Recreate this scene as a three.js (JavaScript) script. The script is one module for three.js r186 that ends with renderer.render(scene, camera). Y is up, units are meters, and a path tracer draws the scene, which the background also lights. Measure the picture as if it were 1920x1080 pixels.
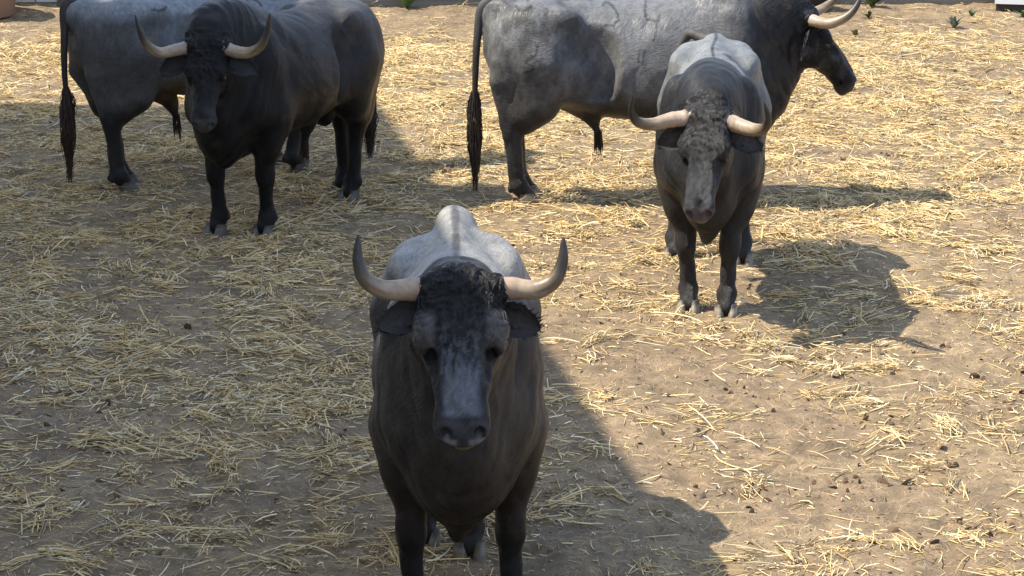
import * as THREE from 'three';
import { mergeGeometries } from 'three/addons/utils/BufferGeometryUtils.js';
import { createNoise3D } from 'simplex-noise';

// ---------------------------------------------------------------- camera, sky, sun, exposure
const scene = new THREE.Scene();
const R = (d) => (d * Math.PI) / 180;
const camera = new THREE.PerspectiveCamera(11.64, 16 / 9, 0.1, 400);
camera.position.set(0, 3.68, 0);
camera.rotation.set(R(-13.5), 0, 0);

function makeSky() {
  const W = 512, H = 256, d = new Float32Array(W * H * 4);
  const sun = [-0.5948, 0.8038, 0];
  for (let j = 0; j < H; j++) {
    const el = ((j + 0.5) / H - 0.5) * Math.PI, y = Math.sin(el);
    for (let i = 0; i < W; i++) {
      const az = ((i + 0.5) / W - 0.5) * 2 * Math.PI, x = Math.cos(az) * Math.cos(el), z = Math.sin(az) * Math.cos(el);
      const c = Math.max(0, x * sun[0] + y * sun[1] + z * sun[2]);
      const t = Math.pow(Math.max(0, y), 0.45), glow = 0.55 * Math.pow(c, 6) + 0.8 * Math.pow(c, 40);
      const o = (j * W + i) * 4;
      const below = y < 0;
      d[o] = below ? 0.22 : 0.86 * (1 - t) + 0.30 * t + glow;
      d[o + 1] = below ? 0.19 : 0.92 * (1 - t) + 0.47 * t + glow * 0.96;
      d[o + 2] = below ? 0.15 : 1.0 * (1 - t) + 0.80 * t + glow * 0.88;
      d[o + 3] = 1;
    }
  }
  const tex = new THREE.DataTexture(d, W, H, THREE.RGBAFormat, THREE.FloatType);
  tex.mapping = THREE.EquirectangularReflectionMapping; tex.magFilter = THREE.LinearFilter; tex.needsUpdate = true;
  return tex;
}
scene.background = makeSky();
scene.environment = scene.background;
scene.backgroundIntensity = 0.82; scene.environmentIntensity = 0.82;

const sun = new THREE.DirectionalLight(new THREE.Color(1, 0.92, 0.77), 4.5);
sun.position.set(-0.5948 * 40, 0.8038 * 40, -16); sun.target.position.set(0, 0, -16);
sun.castShadow = true; sun.shadow.mapSize.set(4096, 4096);
Object.assign(sun.shadow.camera, { left: -16, right: 16, top: 14, bottom: -14, near: 1, far: 90 });
scene.add(sun, sun.target);

const renderer = new THREE.WebGLRenderer({ antialias: true });
renderer.toneMapping = THREE.LinearToneMapping;
renderer.toneMappingExposure = 1.87;
renderer.shadowMap.enabled = true;

// ---------------------------------------------------------------- helpers
function rng(seed) { let s = seed >>> 0; return () => { s = (s + 0x6d2b79f5) | 0; let t = Math.imul(s ^ (s >>> 15), 1 | s); t = (t + Math.imul(t ^ (t >>> 7), 61 | t)) ^ t; return ((t ^ (t >>> 14)) >>> 0) / 4294967296; }; }
const N3 = createNoise3D(rng(77));
const clamp = (x, a, b) => Math.min(b, Math.max(a, x)), sst = (a, b, x) => { const t = clamp((x - a) / (b - a), 0, 1); return t * t * (3 - 2 * t); };
const mix = (a, b, t) => a + (b - a) * t, mix3 = (a, b, t) => [mix(a[0], b[0], t), mix(a[1], b[1], t), mix(a[2], b[2], t)];
const fbm = (x, y, z, n = 3) => { let s = 0, a = 0.5; for (let i = 0; i < n; i++) { s += a * N3(x, y, z); x *= 2.03; y *= 2.03; z *= 2.03; a *= 0.5; } return s; };
const used = {};
const numbered = (n) => { const k = (used[n] = (used[n] ?? -1) + 1); return k ? n + '_' + String(k).padStart(3, '0') : n; };
function tag(o, label, category, group, kind) { if (label) o.userData.label = label; if (category) o.userData.category = category; if (group) o.userData.group = group; if (kind) o.userData.kind = kind; return o; }
function mesh(name, g, m, parent) { const o = new THREE.Mesh(g, m); o.name = parent === scene ? numbered(name) : name; o.castShadow = o.receiveShadow = true; parent.add(o); return o; }
function thing(name, label, category, pos = [0, 0, 0], turn = 0, group) { const o = new THREE.Group(); o.name = numbered(name); o.position.set(...pos); o.rotation.y = turn; scene.add(o); return tag(o, label, category, group); }
function paint(g, f) {          // vertex colours from f(x, y, z)
  const p = g.attributes.position, c = new Float32Array(p.count * 3);
  for (let i = 0; i < p.count; i++) c.set(f(p.getX(i), p.getY(i), p.getZ(i), i), i * 3);
  g.setAttribute('color', new THREE.BufferAttribute(c, 3)); return g;
}
const std = (o) => new THREE.MeshStandardMaterial({ roughness: 0.85, ...o });

// ---------------------------------------------------------------- ground
const hoofSpots = [];           // filled before the ground is shaped, so that hooves stand on level soil
function clump(x, z) { return sst(0.18, 0.62, N3(x * 0.95 + 3.1, 5.2, z * 0.62) * 0.72 + N3(x * 2.6, 1.7, z * 2.0) * 0.38); }
function groundH(x, z) {
  let h = 0.018 * N3(x * 0.7, 0.3, z * 0.7) + 0.012 * N3(x * 2.6, 4.4, z * 2.6) + 0.007 * N3(x * 7, 9.1, z * 7) + 0.004 * N3(x * 13, 19.1, z * 13);
  const pit = N3(x * 4.3, 20.5, z * 4.3); h -= 0.022 * sst(0.45, 0.8, pit);
  let k = 1;
  for (const s of hoofSpots) { const d = Math.hypot(x - s[0], z - s[1]); if (d < 0.28) k = Math.min(k, sst(0.1, 0.28, d)); }
  return h * k;
}
// how much straw lies at a place (0 .. 1)
function strawAmount(x, z) {
  const far = sst(-13.4, -18.5, z), wallStrip = 1 - sst(-24.2, -25.6, z + 0.5 * N3(x * 0.6, 2, 0)), left = sst(0.6, -1.2, x - 0.17 * (z + 14));
  let a = mix(0.22, 0.9, far); a = mix(a, Math.max(a * 0.85, 0.68), left);
  a *= 0.55 + 0.75 * clamp(0.5 + 0.75 * N3(x * 0.55, 7.7, z * 0.4) + 0.35 * N3(x * 1.7, 3.3, z * 1.3), 0, 1);
  a *= mix(0.07, 1, wallStrip);
  return clamp(a * mix(0.32, 1.35, sst(-0.28, 0.32, N3(x * 1.3, 13.3, z * 1.05) + 0.5 * N3(x * 3.1, 17.3, z * 2.6))), 0, 1);
}
function buildGround() {
  const xs = [], zs = [];
  for (let x = -6.4; x <= 6.4001; x += 0.04) xs.push(x);
  for (let z = -28; z <= -8.9999; z += 0.04) zs.push(z);
  const grow = (a, from, dir, to) => { let s = 0.08, v = from; while (Math.abs(v - from) < to) { v += dir * s; s *= 1.5; a.push(v); } };
  const l = [], r = [], n = [], f = []; grow(l, -6.4, -1, 150); grow(r, 6.4, 1, 150); grow(n, -9, 1, 150); grow(f, -28, -1, 150);
  const X = [...l.reverse(), ...xs, ...r], Z = [...f.reverse(), ...zs, ...n], w = X.length, h = Z.length;
  const p = new Float32Array(w * h * 3), uv = new Float32Array(w * h * 2), c = new Float32Array(w * h * 3), idx = new Uint32Array((w - 1) * (h - 1) * 6);
  for (let j = 0, o = 0; j < h; j++) for (let i = 0; i < w; i++, o++) {
    const x = X[i], z = Z[j], near = x > -6.5 && x < 6.5 && z > -28.2 && z < -8.9;
    p.set([x, near ? groundH(x, z) : 0, z], o * 3); uv.set([x / 2.3, z / 2.3], o * 2);
    const v = fbm(x * 0.8, 11, z * 0.8, 4), q = fbm(x * 6, 31, z * 6, 3), dark = sst(0.1, 0.5, fbm(x * 1.7, 51, z * 1.7, 3)), s = near ? strawAmount(x, z) : 0.4;
    const k = 1 + 0.25 * v + 0.28 * q - 0.22 * dark;
    const base = mix3([0.305, 0.222, 0.14], [0.30, 0.215, 0.115], s);
    c.set([base[0] * k, base[1] * k * (1 + 0.03 * v), base[2] * k], o * 3);
  }
  for (let j = 0, o = 0; j < h - 1; j++) for (let i = 0; i < w - 1; i++) { const a = j * w + i; idx.set([a, a + w, a + 1, a + 1, a + w, a + w + 1], o); o += 6; }
  const g = new THREE.BufferGeometry();
  g.setAttribute('position', new THREE.BufferAttribute(p, 3)); g.setAttribute('uv', new THREE.BufferAttribute(uv, 2)); g.setAttribute('color', new THREE.BufferAttribute(c, 3)); g.setIndex(new THREE.BufferAttribute(idx, 1)); g.computeVertexNormals();
  // fine grain: soil crumbs and trodden chaff
  const T = 1024, td = new Uint8Array(T * T * 4), bd = new Uint8Array(T * T * 4), r0 = rng(5);
  const hgt = new Float32Array(T * T), tone = new Float32Array(T * T).fill(1);
  for (let y = 0; y < T; y++) for (let x = 0; x < T; x++) {
    const a = (x / T) * 2 * Math.PI, b = (y / T) * 2 * Math.PI, q = 3.2;
    const s = N3(Math.cos(a) * q + 9, Math.sin(a) * q, Math.cos(b) * q * 1.3 + Math.sin(b) * 2.1);
    hgt[y * T + x] = 0.5 + 0.18 * s + 0.2 * (r0() - 0.5); tone[y * T + x] = 0.86 + 0.1 * s + 0.22 * (r0() - 0.5);
  }
  const stamp = (cx, cy, rad, f) => { const n = Math.ceil(rad); for (let j = -n; j <= n; j++) for (let i = -n; i <= n; i++) { const d = Math.hypot(i, j) / rad; if (d < 1) f(((cy + j + T) % T) * T + ((cx + i + T) % T), 1 - d * d); } };
  for (let k = 0; k < 5200; k++) { const rad = 1.5 + 5 * r0() ** 3, u = 0.7 + 0.5 * r0(); stamp((r0() * T) | 0, (r0() * T) | 0, rad, (o, w) => { hgt[o] += 0.3 * w; tone[o] *= mix(1, u, 0.6 * w); }); }
  for (let k = 0; k < 5000; k++) {  // chaff fragments trodden flat
    let x = r0() * T, y = r0() * T, a = r0() * 6.283; const len = 6 + 34 * r0(), u = 1.15 + 0.55 * r0() - (r0() < 0.3 ? 0.55 : 0);
    for (let s = 0; s < len; s++) { x += Math.cos(a); y += Math.sin(a); a += 0.08 * (r0() - 0.5); const o = (((y | 0) + T) % T) * T + (((x | 0) + T) % T); if (o >= 0) { tone[o] = mix(tone[o], u, 0.75); hgt[o] += 0.12; } }
  }
  for (let o = 0; o < T * T; o++) { const t = clamp(tone[o] * 165, 0, 255), q = clamp(hgt[o] * 150, 0, 255); td.set([t, t * 0.985, t * 0.95, 255], o * 4); bd.set([q, q, q, 255], o * 4); }
  const tex = (d, srgb) => { const t = new THREE.DataTexture(d, T, T, THREE.RGBAFormat); t.wrapS = t.wrapT = THREE.RepeatWrapping; t.magFilter = THREE.LinearFilter; if (srgb) t.colorSpace = THREE.SRGBColorSpace; t.needsUpdate = true; return t; };
  const m = std({ vertexColors: true, map: tex(td, true), bumpMap: tex(bd), bumpScale: 0.022, roughness: 0.97, color: new THREE.Color(2.35, 2.35, 2.35) });
  m.color.setRGB(1, 1, 1); const cc = g.attributes.color.array; for (let i = 0; i < cc.length; i++) cc[i] = Math.min(1, cc[i] * 2.32);
  const o = mesh('ground', g, m, scene); o.castShadow = false;
  tag(o, 'trodden bare earth of the corral under the straw', 'ground', null, 'structure');
}

// ---------------------------------------------------------------- walls
function buildWalls() {
  // back wall: low slope away to the right; only its foot is in the picture
  const w = thing('concrete_wall', 'pale grey concrete wall along the top edge of the corral', 'wall', [0, 0, -27.03], 0.0395);
  const m = [std({ color: 0xbfb9aa }), std({ color: 0xc3c6c4 }), std({ color: 0xb5b0a0 }), std({ color: 0xc0bbae })], mj = std({ color: 0x8a8274 });
  const cuts = [-14, -11, -8, -5.45, -4.55, -4.34, -4.22, -2.1, 0.4, 2.9, 5.4, 8, 11, 14];
  for (let i = 0; i < cuts.length - 1; i++) {
    const a = cuts[i], b = cuts[i + 1];
    if (b - a < 0.15) continue;
    const g = new THREE.BoxGeometry(b - a - 0.015, 2.3, 0.2 + 0.008 * (i % 3), 8, 20, 1); g.translate((a + b) / 2, 1.19, -0.1 - (i % 3) * 0.004);
    mesh('panel', g, i === 4 ? m[1] : m[i % 4], w);
  }
  const foot = new THREE.BoxGeometry(28, 0.2, 0.19); foot.translate(0, 0, -0.105); mesh('footing', foot, mj, w);
  const cap = new THREE.BoxGeometry(28.1, 0.08, 0.3); cap.translate(0, 2.385, -0.1); mesh('coping', cap, m[2], w);
  const post = thing('gate_post', 'narrow brown metal post at the foot of the pale wall, top left', 'post', [-4.28, 0, -26.83], 0.0395);
  const pm = std({ color: 0x6a5a4c, roughness: 0.6, metalness: 0.3 });
  const pg = new THREE.CylinderGeometry(0.034, 0.034, 2.4, 14); pg.translate(0, 1.2, 0); mesh('shaft', pg, pm, post);
  const pb = new THREE.CylinderGeometry(0.06, 0.065, 0.025, 14); pb.translate(0, 0.0125, 0); mesh('base_plate', pb, pm, post);
  // tall wall on the left, out of the picture, that shades the left of the corral
  const H = 7, cot = 0.74, A = [1.42, -6.5], B = [-1.01, -21.35];
  const ang = Math.atan2(B[0] - A[0], B[1] - A[1]), L = Math.hypot(B[0] - A[0], B[1] - A[1]);
  const tw = thing('corral_wall', 'tall white rendered corral wall casting the shade on the left', 'wall', [B[0] - cot * H, 0, B[1]], ang + Math.PI);
  const wm = std({ color: 0xd8d2c4 });
  // local z runs along the wall towards the camera; openings: [z0, z1, y0, y1]
  const op = [3.0, 3.32, 4.95, 5.8];
  const box = (z0, z1, y0, y1) => { const g = new THREE.BoxGeometry(0.2, y1 - y0, z1 - z0); g.translate(-0.1, (y0 + y1) / 2, (z0 + z1) / 2); return g; };
  mesh('wall_face', mergeGeometries([box(0, op[0], 0, H), box(op[0], op[1], 0, op[2]), box(op[0], op[1], op[3], H), box(op[1], L + 9, 0, H)]), wm, tw);
}

// ---------------------------------------------------------------- bull: body field, meshed by surface nets
const V = (x, y, z) => [x, y, z], add = (a, b, k = 1) => [a[0] + b[0] * k, a[1] + b[1] * k, a[2] + b[2] * k], sub = (a, b) => [a[0] - b[0], a[1] - b[1], a[2] - b[2]], dot = (a, b) => a[0] * b[0] + a[1] * b[1] + a[2] * b[2];
const cross = (a, b) => [a[1] * b[2] - a[2] * b[1], a[2] * b[0] - a[0] * b[2], a[0] * b[1] - a[1] * b[0]], norm = (a) => { const l = Math.hypot(...a) || 1; return [a[0] / l, a[1] / l, a[2] / l]; };
const smin = (a, b, k) => { const h = Math.max(k - Math.abs(a - b), 0) / k; return Math.min(a, b) - h * h * k * 0.25; };
function table(rows) {          // smooth interpolation of rows [s, v1, v2, ...]
  const n = rows.length, m = rows[0].length - 1, out = new Float64Array(m);
  return (s) => {
    let i = 0; while (i < n - 2 && s > rows[i + 1][0]) i++;
    const a = rows[Math.max(0, i - 1)], b = rows[i], c = rows[i + 1], d = rows[Math.min(n - 1, i + 2)];
    const h = c[0] - b[0], t = clamp((s - b[0]) / h, 0, 1), t2 = t * t, t3 = t2 * t;
    for (let k = 1; k <= m; k++) {
      const mb = ((c[k] - a[k]) / (c[0] - a[0])) * h, mc = ((d[k] - b[k]) / (d[0] - b[0])) * h;
      out[k - 1] = (2 * t3 - 3 * t2 + 1) * b[k] + (t3 - 2 * t2 + t) * mb + (-2 * t3 + 3 * t2) * c[k] + (t3 - t2) * mc;
    }
    return out;
  };
}
function capsule(a, b, ra, rb, k = 0.05) {
  const ab = sub(b, a), L2 = dot(ab, ab), c = [(a[0] + b[0]) / 2, (a[1] + b[1]) / 2, (a[2] + b[2]) / 2], R0 = Math.sqrt(L2) / 2 + Math.max(ra, rb);
  return { k, c, R: R0, d: (x, y, z) => { const px = x - a[0], py = y - a[1], pz = z - a[2], t = clamp((px * ab[0] + py * ab[1] + pz * ab[2]) / L2, 0, 1); return Math.hypot(px - ab[0] * t, py - ab[1] * t, pz - ab[2] * t) - (ra + (rb - ra) * t); } };
}
function ellipsoid(c, r, k = 0.06, ax = null) {   // ax: three axes, else the bull's own
  const R0 = Math.max(...r);
  return { k, c, R: R0, d: (x, y, z) => {
    let px = x - c[0], py = y - c[1], pz = z - c[2];
    if (ax) { const q = [px, py, pz]; px = dot(q, ax[0]); py = dot(q, ax[1]); pz = dot(q, ax[2]); }
    const k0 = Math.hypot(px / r[0], py / r[1], pz / r[2]), k1 = Math.hypot(px / (r[0] * r[0]), py / (r[1] * r[1]), pz / (r[2] * r[2]));
    return k1 < 1e-6 ? -Math.min(...r) : (k0 * (k0 - 1)) / k1;
  } };
}
function surfaceNets(field, pick, lo, hi, cell) {
  const n = [0, 1, 2].map((i) => Math.ceil((hi[i] - lo[i]) / cell / 8) * 8), W = n[0] + 1, Hh = n[1] + 1, D = n[2] + 1;
  const f = new Float32Array(W * Hh * D).fill(9), at = (i, j, k) => (k * Hh + j) * W + i;
  const near = cell * 8 * 0.87 + 0.03;
  const lists = {}, done = new Uint8Array((n[0] / 8) * (n[1] / 8) * (n[2] / 8));
  let bi = 0;
  for (let bk = 0; bk < n[2]; bk += 8) for (let bj = 0; bj < n[1]; bj += 8) for (let b = 0; b < n[0]; b += 8, bi++) {
    const ctr = [lo[0] + (b + 4) * cell, lo[1] + (bj + 4) * cell, lo[2] + (bk + 4) * cell], list = pick(ctr, cell * 7 + 0.1);
    if (!list.length || Math.abs(field(ctr[0], ctr[1], ctr[2], list)) > near) continue;
    done[bi] = 1; lists[bi] = list;
    for (let k = bk; k <= bk + 8; k++) for (let j = bj; j <= bj + 8; j++) for (let i = b; i <= b + 8; i++) { const o = at(i, j, k); if (f[o] === 9) f[o] = field(lo[0] + i * cell, lo[1] + j * cell, lo[2] + k * cell, list); }
  }
  const id = new Int32Array(W * Hh * D).fill(-1), pos = [], idx = [], own = [];
  bi = 0;
  for (let bk = 0; bk < n[2]; bk += 8) for (let bj = 0; bj < n[1]; bj += 8) for (let b = 0; b < n[0]; b += 8, bi++) {
    if (!done[bi]) continue;
    for (let k = bk; k < bk + 8; k++) for (let j = bj; j < bj + 8; j++) for (let i = b; i < b + 8; i++) {
      let cnt = 0, sx = 0, sy = 0, sz = 0, mask = 0; const v = [];
      for (let c = 0; c < 8; c++) { const q = f[at(i + (c & 1), j + ((c >> 1) & 1), k + (c >> 2))]; v.push(q); if (q < 0) mask |= 1 << c; }
      if (!mask || mask === 255) continue;
      for (let c = 0; c < 8; c++) for (const e of [1, 2, 4]) { if (c & e) continue; const d = c | e; if (((mask >> c) & 1) === ((mask >> d) & 1)) continue; const t = v[c] / (v[c] - v[d]); sx += (c & 1) + (e === 1 ? t : 0); sy += ((c >> 1) & 1) + (e === 2 ? t : 0); sz += (c >> 2) + (e === 4 ? t : 0); cnt++; }
      id[at(i, j, k)] = pos.length / 3; own.push(lists[bi]); pos.push(lo[0] + (i + sx / cnt) * cell, lo[1] + (j + sy / cnt) * cell, lo[2] + (k + sz / cnt) * cell);
    }
  }
  const quad = (a, b, c, d, flip) => { if (a < 0 || b < 0 || c < 0 || d < 0) return; flip ? idx.push(a, c, b, a, d, c) : idx.push(a, b, c, a, c, d); };
  for (let k = 1; k < n[2]; k++) for (let j = 1; j < n[1]; j++) for (let i = 1; i < n[0]; i++) {
    if (id[at(i, j, k)] < 0) continue;
    const s = f[at(i, j, k)] < 0;
    if (s !== f[at(i + 1, j, k)] < 0) quad(id[at(i, j, k)], id[at(i, j - 1, k)], id[at(i, j - 1, k - 1)], id[at(i, j, k - 1)], s);
    if (s !== f[at(i, j + 1, k)] < 0) quad(id[at(i, j, k)], id[at(i, j, k - 1)], id[at(i - 1, j, k - 1)], id[at(i - 1, j, k)], s);
    if (s !== f[at(i, j, k + 1)] < 0) quad(id[at(i, j, k)], id[at(i - 1, j, k)], id[at(i - 1, j - 1, k)], id[at(i, j - 1, k)], s);
  }
  const g = new THREE.BufferGeometry();
  g.setAttribute('position', new THREE.BufferAttribute(new Float32Array(pos), 3)); g.setIndex(idx);
  const pa = g.attributes.position, e = cell * 0.35;     // slide every vertex onto the surface itself
  const A = pa.array, acc = new Float32Array(A.length), cnt = new Uint16Array(own.length);
  const relax = (w) => { acc.fill(0); cnt.fill(0); for (let t = 0; t < idx.length; t += 3) for (let c = 0; c < 3; c++) { const a = idx[t + c], b = idx[t + ((c + 1) % 3)]; for (let m = 0; m < 3; m++) acc[a * 3 + m] += A[b * 3 + m]; cnt[a]++; } for (let i = 0; i < own.length; i++) if (cnt[i]) for (let m = 0; m < 3; m++) A[i * 3 + m] = mix(A[i * 3 + m], acc[i * 3 + m] / cnt[i], w); };
  for (let i = 0; i < 5; i++) relax(0.6);
  for (let i = 0; i < own.length; i++) {
    let x = pa.getX(i), y = pa.getY(i), z = pa.getZ(i); const l = own[i];
    for (let it = 0; it < 2; it++) { const d = field(x, y, z, l), gx = (field(x + e, y, z, l) - d) / e, gy = (field(x, y + e, z, l) - d) / e, gz = (field(x, y, z + e, l) - d) / e, q = Math.max(0.2, gx * gx + gy * gy + gz * gz), m = clamp(d / q, -cell, cell); x -= gx * m; y -= gy * m; z -= gz * m; }
    pa.setXYZ(i, x, y, z);
  }
  relax(0.3); g.computeVertexNormals();
  return g;
}

const TRUNK = table([      // x, top, bottom, half width
  [-1.56, 1.17, 0.98, 0.09], [-1.5, 1.27, 0.86, 0.17], [-1.38, 1.33, 0.76, 0.245], [-1.2, 1.365, 0.70, 0.285], [-1.0, 1.35, 0.665, 0.285], [-0.75, 1.335, 0.62, 0.325], [-0.5, 1.34, 0.585, 0.352],
  [-0.25, 1.375, 0.57, 0.345], [-0.05, 1.41, 0.565, 0.315], [0.15, 1.41, 0.575, 0.27], [0.3, 1.36, 0.64, 0.215], [0.42, 1.25, 0.76, 0.14]]);
const HEAD = table([       // s along the face, top, bottom, half width
  [-0.09, 0.05, -0.10, 0.075], [-0.03, 0.085, -0.135, 0.105], [0.06, 0.11, -0.165, 0.126], [0.15, 0.112, -0.18, 0.134], [0.23, 0.10, -0.172, 0.124], [0.32, 0.085, -0.14, 0.098], [0.41, 0.074, -0.112, 0.084],
  [0.49, 0.066, -0.10, 0.083], [0.55, 0.052, -0.092, 0.088], [0.595, 0.02, -0.075, 0.074], [0.62, -0.01, -0.05, 0.045]]);

const HAIR = (() => {          // short hairs lying one way, in locks of uneven tone: 32 cm to the tile
  const T = 512, hgt = new Float32Array(T * T).fill(0.35), tone = new Float32Array(T * T).fill(0.75), r = rng(314);
  for (let k = 0; k < 9000; k++) {
    const big = r() < 0.12, len = big ? 50 + 50 * r() : 18 + 34 * r(), w = big ? 3 + 4 * r() : 0.8 + 1.3 * r(), h = 0.25 + 0.6 * r(), t = big ? 0.62 + 0.3 * r() : 0.55 + 0.45 * r(), a0 = 1.57 + (r() - 0.5) * 0.7; let x = r() * T, y = r() * T, a = a0;
    for (let s = 0; s < len; s++) { x += Math.cos(a); y += Math.sin(a); a += 0.05 * (r() - 0.5); const ww = w * Math.sin(Math.PI * (s + 0.5) / len); for (let q = -Math.ceil(ww); q <= Math.ceil(ww); q++) { if (Math.abs(q) > ww) continue; const o = (((y | 0) + T) % T) * T + ((((x + q) | 0) + T) % T), f = (1 - Math.abs(q) / (ww + 0.5)) * (big ? 0.35 : 0.7); hgt[o] = mix(hgt[o], h, f); tone[o] = mix(tone[o], t, f); } }
  }
  const mk = (f, srgb) => { const d = new Uint8Array(T * T * 4); for (let o = 0; o < T * T; o++) { const v = clamp(f(o), 0, 1) * 255; d.set([v, v, v, 255], o * 4); } const t = new THREE.DataTexture(d, T, T, THREE.RGBAFormat); t.wrapS = t.wrapT = THREE.RepeatWrapping; t.magFilter = THREE.LinearFilter; t.needsUpdate = true; return t; };
  return [mk((o) => tone[o]), mk((o) => hgt[o])];
})();

// o: head {at, pitch, yaw, roll}, fore / hind hoof places, horn points, coat(), look of things
function makeBull(name, label, pos, turn, o) {
  const bull = thing(name, label, 'bull', [pos[0], -0.014, pos[2]], turn, 'bulls standing in the corral');
  const sc = o.scale ?? 1; bull.scale.set(sc, sc, sc * (o.thin ?? 1));
  const rnd = rng(o.seed);
  // head frame: hx along the face, hy out of the forehead, hz to the bull's right
  const { at: O, pitch, yaw, roll = 0 } = o.head, cy = Math.cos(yaw), sy = Math.sin(yaw);
  const fwd = [cy, 0, sy], right = [-sy, 0, cy], up = [0, 1, 0];
  const hx = norm(add([fwd[0] * Math.cos(pitch), 0, fwd[2] * Math.cos(pitch)], up, -Math.sin(pitch)));
  let hy = norm(add([fwd[0] * Math.sin(pitch), 0, fwd[2] * Math.sin(pitch)], up, Math.cos(pitch))), hz = right.slice();
  if (roll) { const c = Math.cos(roll), s = Math.sin(roll), y0 = hy, z0 = hz; hy = add([y0[0] * c, y0[1] * c, y0[2] * c], z0, s); hz = add([z0[0] * c, z0[1] * c, z0[2] * c], y0, -s); }
  const curl = o.curl ?? 0.35, hs = o.head.size ?? 1, wide = o.head.wide ?? 1, H = (s, y, z) => add(add(add(O, hx, s * hs), hy, y * hs), hz, z * hs), ax = [hx, hy, hz];
  const eh = (c, r, k) => ellipsoid(c, r.map((v) => v * hs), k * hs, ax), ch = (a, b, ra, rb, k) => capsule(a, b, ra * hs, rb * hs, k * hs);
  const prims = [], topAdj = o.withers ?? 0, bellyAdj = o.belly ?? 0, girth = o.girth ?? 1, ridge = o.ridge ?? 0.25;
  const P = (...a) => prims.push(...a);
  // trunk
  prims.push({ k: 0.05, c: [-0.55, 1, 0], R: 1.25, d: (x, y, z) => {
    const t = clamp(x, -1.56, 0.42), q = TRUNK(t); q[0] += topAdj * sst(-0.7, -0.15, t); q[1] -= bellyAdj * sst(-1.3, -0.9, t) * sst(0.4, 0.1, t); q[2] *= girth;
    const yc = mix(q[0], q[1], 0.52), dy = y - yc, h = dy > 0 ? q[0] - yc : yc - q[1], vv = clamp(dy / h, -1, 1), fr = sst(-0.55, -0.1, t), w = q[2] * (1 - (vv > 0 ? 0.12 * vv : mix(-0.07, 0.30, fr) * -vv));
    const n = vv > 0 ? mix(2.2, mix(1.3, 2.05, sst(-1.3, -0.3, t)), ridge) : 2.25, r = Math.pow(Math.pow(Math.abs(z) / w, n) + Math.pow(Math.abs(dy) / h, n), 1 / n), d2 = (r - 1) * Math.min(w, h) * 0.95, dx = Math.abs(x - t);
    return d2 > 0 ? Math.hypot(d2, dx) : Math.max(d2, dx - 0.001);
  } });
  // spine ridge, hip bones, croup
  P(capsule([-1.42, 1.31, 0], [-0.9, 1.315, 0], 0.03, 0.03, 0.05), ellipsoid([-1.42, 1.27, 0], [0.14, 0.085, 0.085], 0.06), ellipsoid([-1.52, 1.22, 0], [0.08, 0.09, 0.055], 0.05));
  // neck: elliptic sections along a bent line from the withers to the back of the head
  const n0 = [0.02, 1.03, 0], n2 = H(0.02, -0.035, 0), n1 = [mix(n0[0], n2[0], 0.55), mix(n0[1], n2[1], 0.5) + 0.06, mix(n0[2], n2[2], 0.25)];
  const sec = [];
  for (let i = 0; i <= 8; i++) { const t = i / 8, u = 1 - t; sec.push({ p: [0, 1, 2].map((c) => u * u * n0[c] + 2 * u * t * n1[c] + t * t * n2[c]), h: mix(0.375, 0.165, Math.pow(t, 0.85)), w: mix(0.275, 0.125, Math.pow(t, 0.8)) }); }
  for (let i = 0; i < 8; i++) { const a = sec[i], ab = sub(sec[i + 1].p, a.p), T = norm(ab), S = norm([-T[2], 0, T[0]]); Object.assign(a, { ab, L: dot(ab, ab), T, S, U: cross(S, T) }); }
  prims.push({ k: 0.07, c: sec[4].p, R: 0.66, d: (x, y, z) => {
    let best = 9;
    for (let i = 0; i < 8; i++) {
      const a = sec[i], b = sec[i + 1], qx = x - a.p[0], qy = y - a.p[1], qz = z - a.p[2], t = clamp((qx * a.ab[0] + qy * a.ab[1] + qz * a.ab[2]) / a.L, 0, 1), ex = qx - a.ab[0] * t, ey = qy - a.ab[1] * t, ez = qz - a.ab[2] * t;
      const along = ex * a.T[0] + ey * a.T[1] + ez * a.T[2], es = ex * a.S[0] + ey * a.S[1] + ez * a.S[2], eu = ex * a.U[0] + ey * a.U[1] + ez * a.U[2], h = mix(a.h, b.h, t), w = mix(a.w, b.w, t);
      const r = Math.hypot(es / w, eu / h), m = Math.min(w, h), d = Math.hypot(r > 1 ? (r - 1) * m : 0, along) + Math.min(0, r - 1) * m;
      if (d < best) best = d;
    }
    return best;
  } });
  // neck hump
  const hp = o.hump ?? 1, hm = [mix(0.1, n1[0], 0.9), 1.235 * 0.5 + (n1[1] + 0.22) * 0.5, n1[2] * 0.5];
  P(ellipsoid([hm[0], hm[1] + (o.humpY ?? 0), hm[2]], [0.30, 0.19 * hp, 0.155], 0.12), ellipsoid([0.0, 1.25 + topAdj, 0], [0.28, 0.165, 0.13], 0.1));
  // head
  prims.push({ k: 0.055, c: H(0.26, -0.02, 0), R: 0.42, d: (x, y, z) => {
    const q = [(x - O[0]) / hs, (y - O[1]) / hs, (z - O[2]) / hs], s = dot(q, hx), v = dot(q, hy), l = dot(q, hz), t = clamp(s, -0.09, 0.62), e = HEAD(t), yc = mix(e[0], e[1], 0.42), dy = v - yc, h = dy > 0 ? e[0] - yc : yc - e[1], w = e[2] * wide * (1 + 0.17 * clamp(dy / h, -1, 1));
    const n = 2.5, r = Math.pow(Math.pow(Math.abs(l) / w, n) + Math.pow(Math.abs(dy) / h, n), 1 / n), d2 = (r - 1) * Math.min(w, h) * 0.9, dx = Math.abs(s - t);
    return hs * (d2 > 0 ? Math.hypot(d2, dx) : Math.max(d2, dx - 0.001));
  } });
  const cv = [];                                                        // carved places
  P(eh(H(-0.015, 0.065, 0), [0.08, 0.06, 0.10], 0.05));    // crown between the horns
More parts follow.
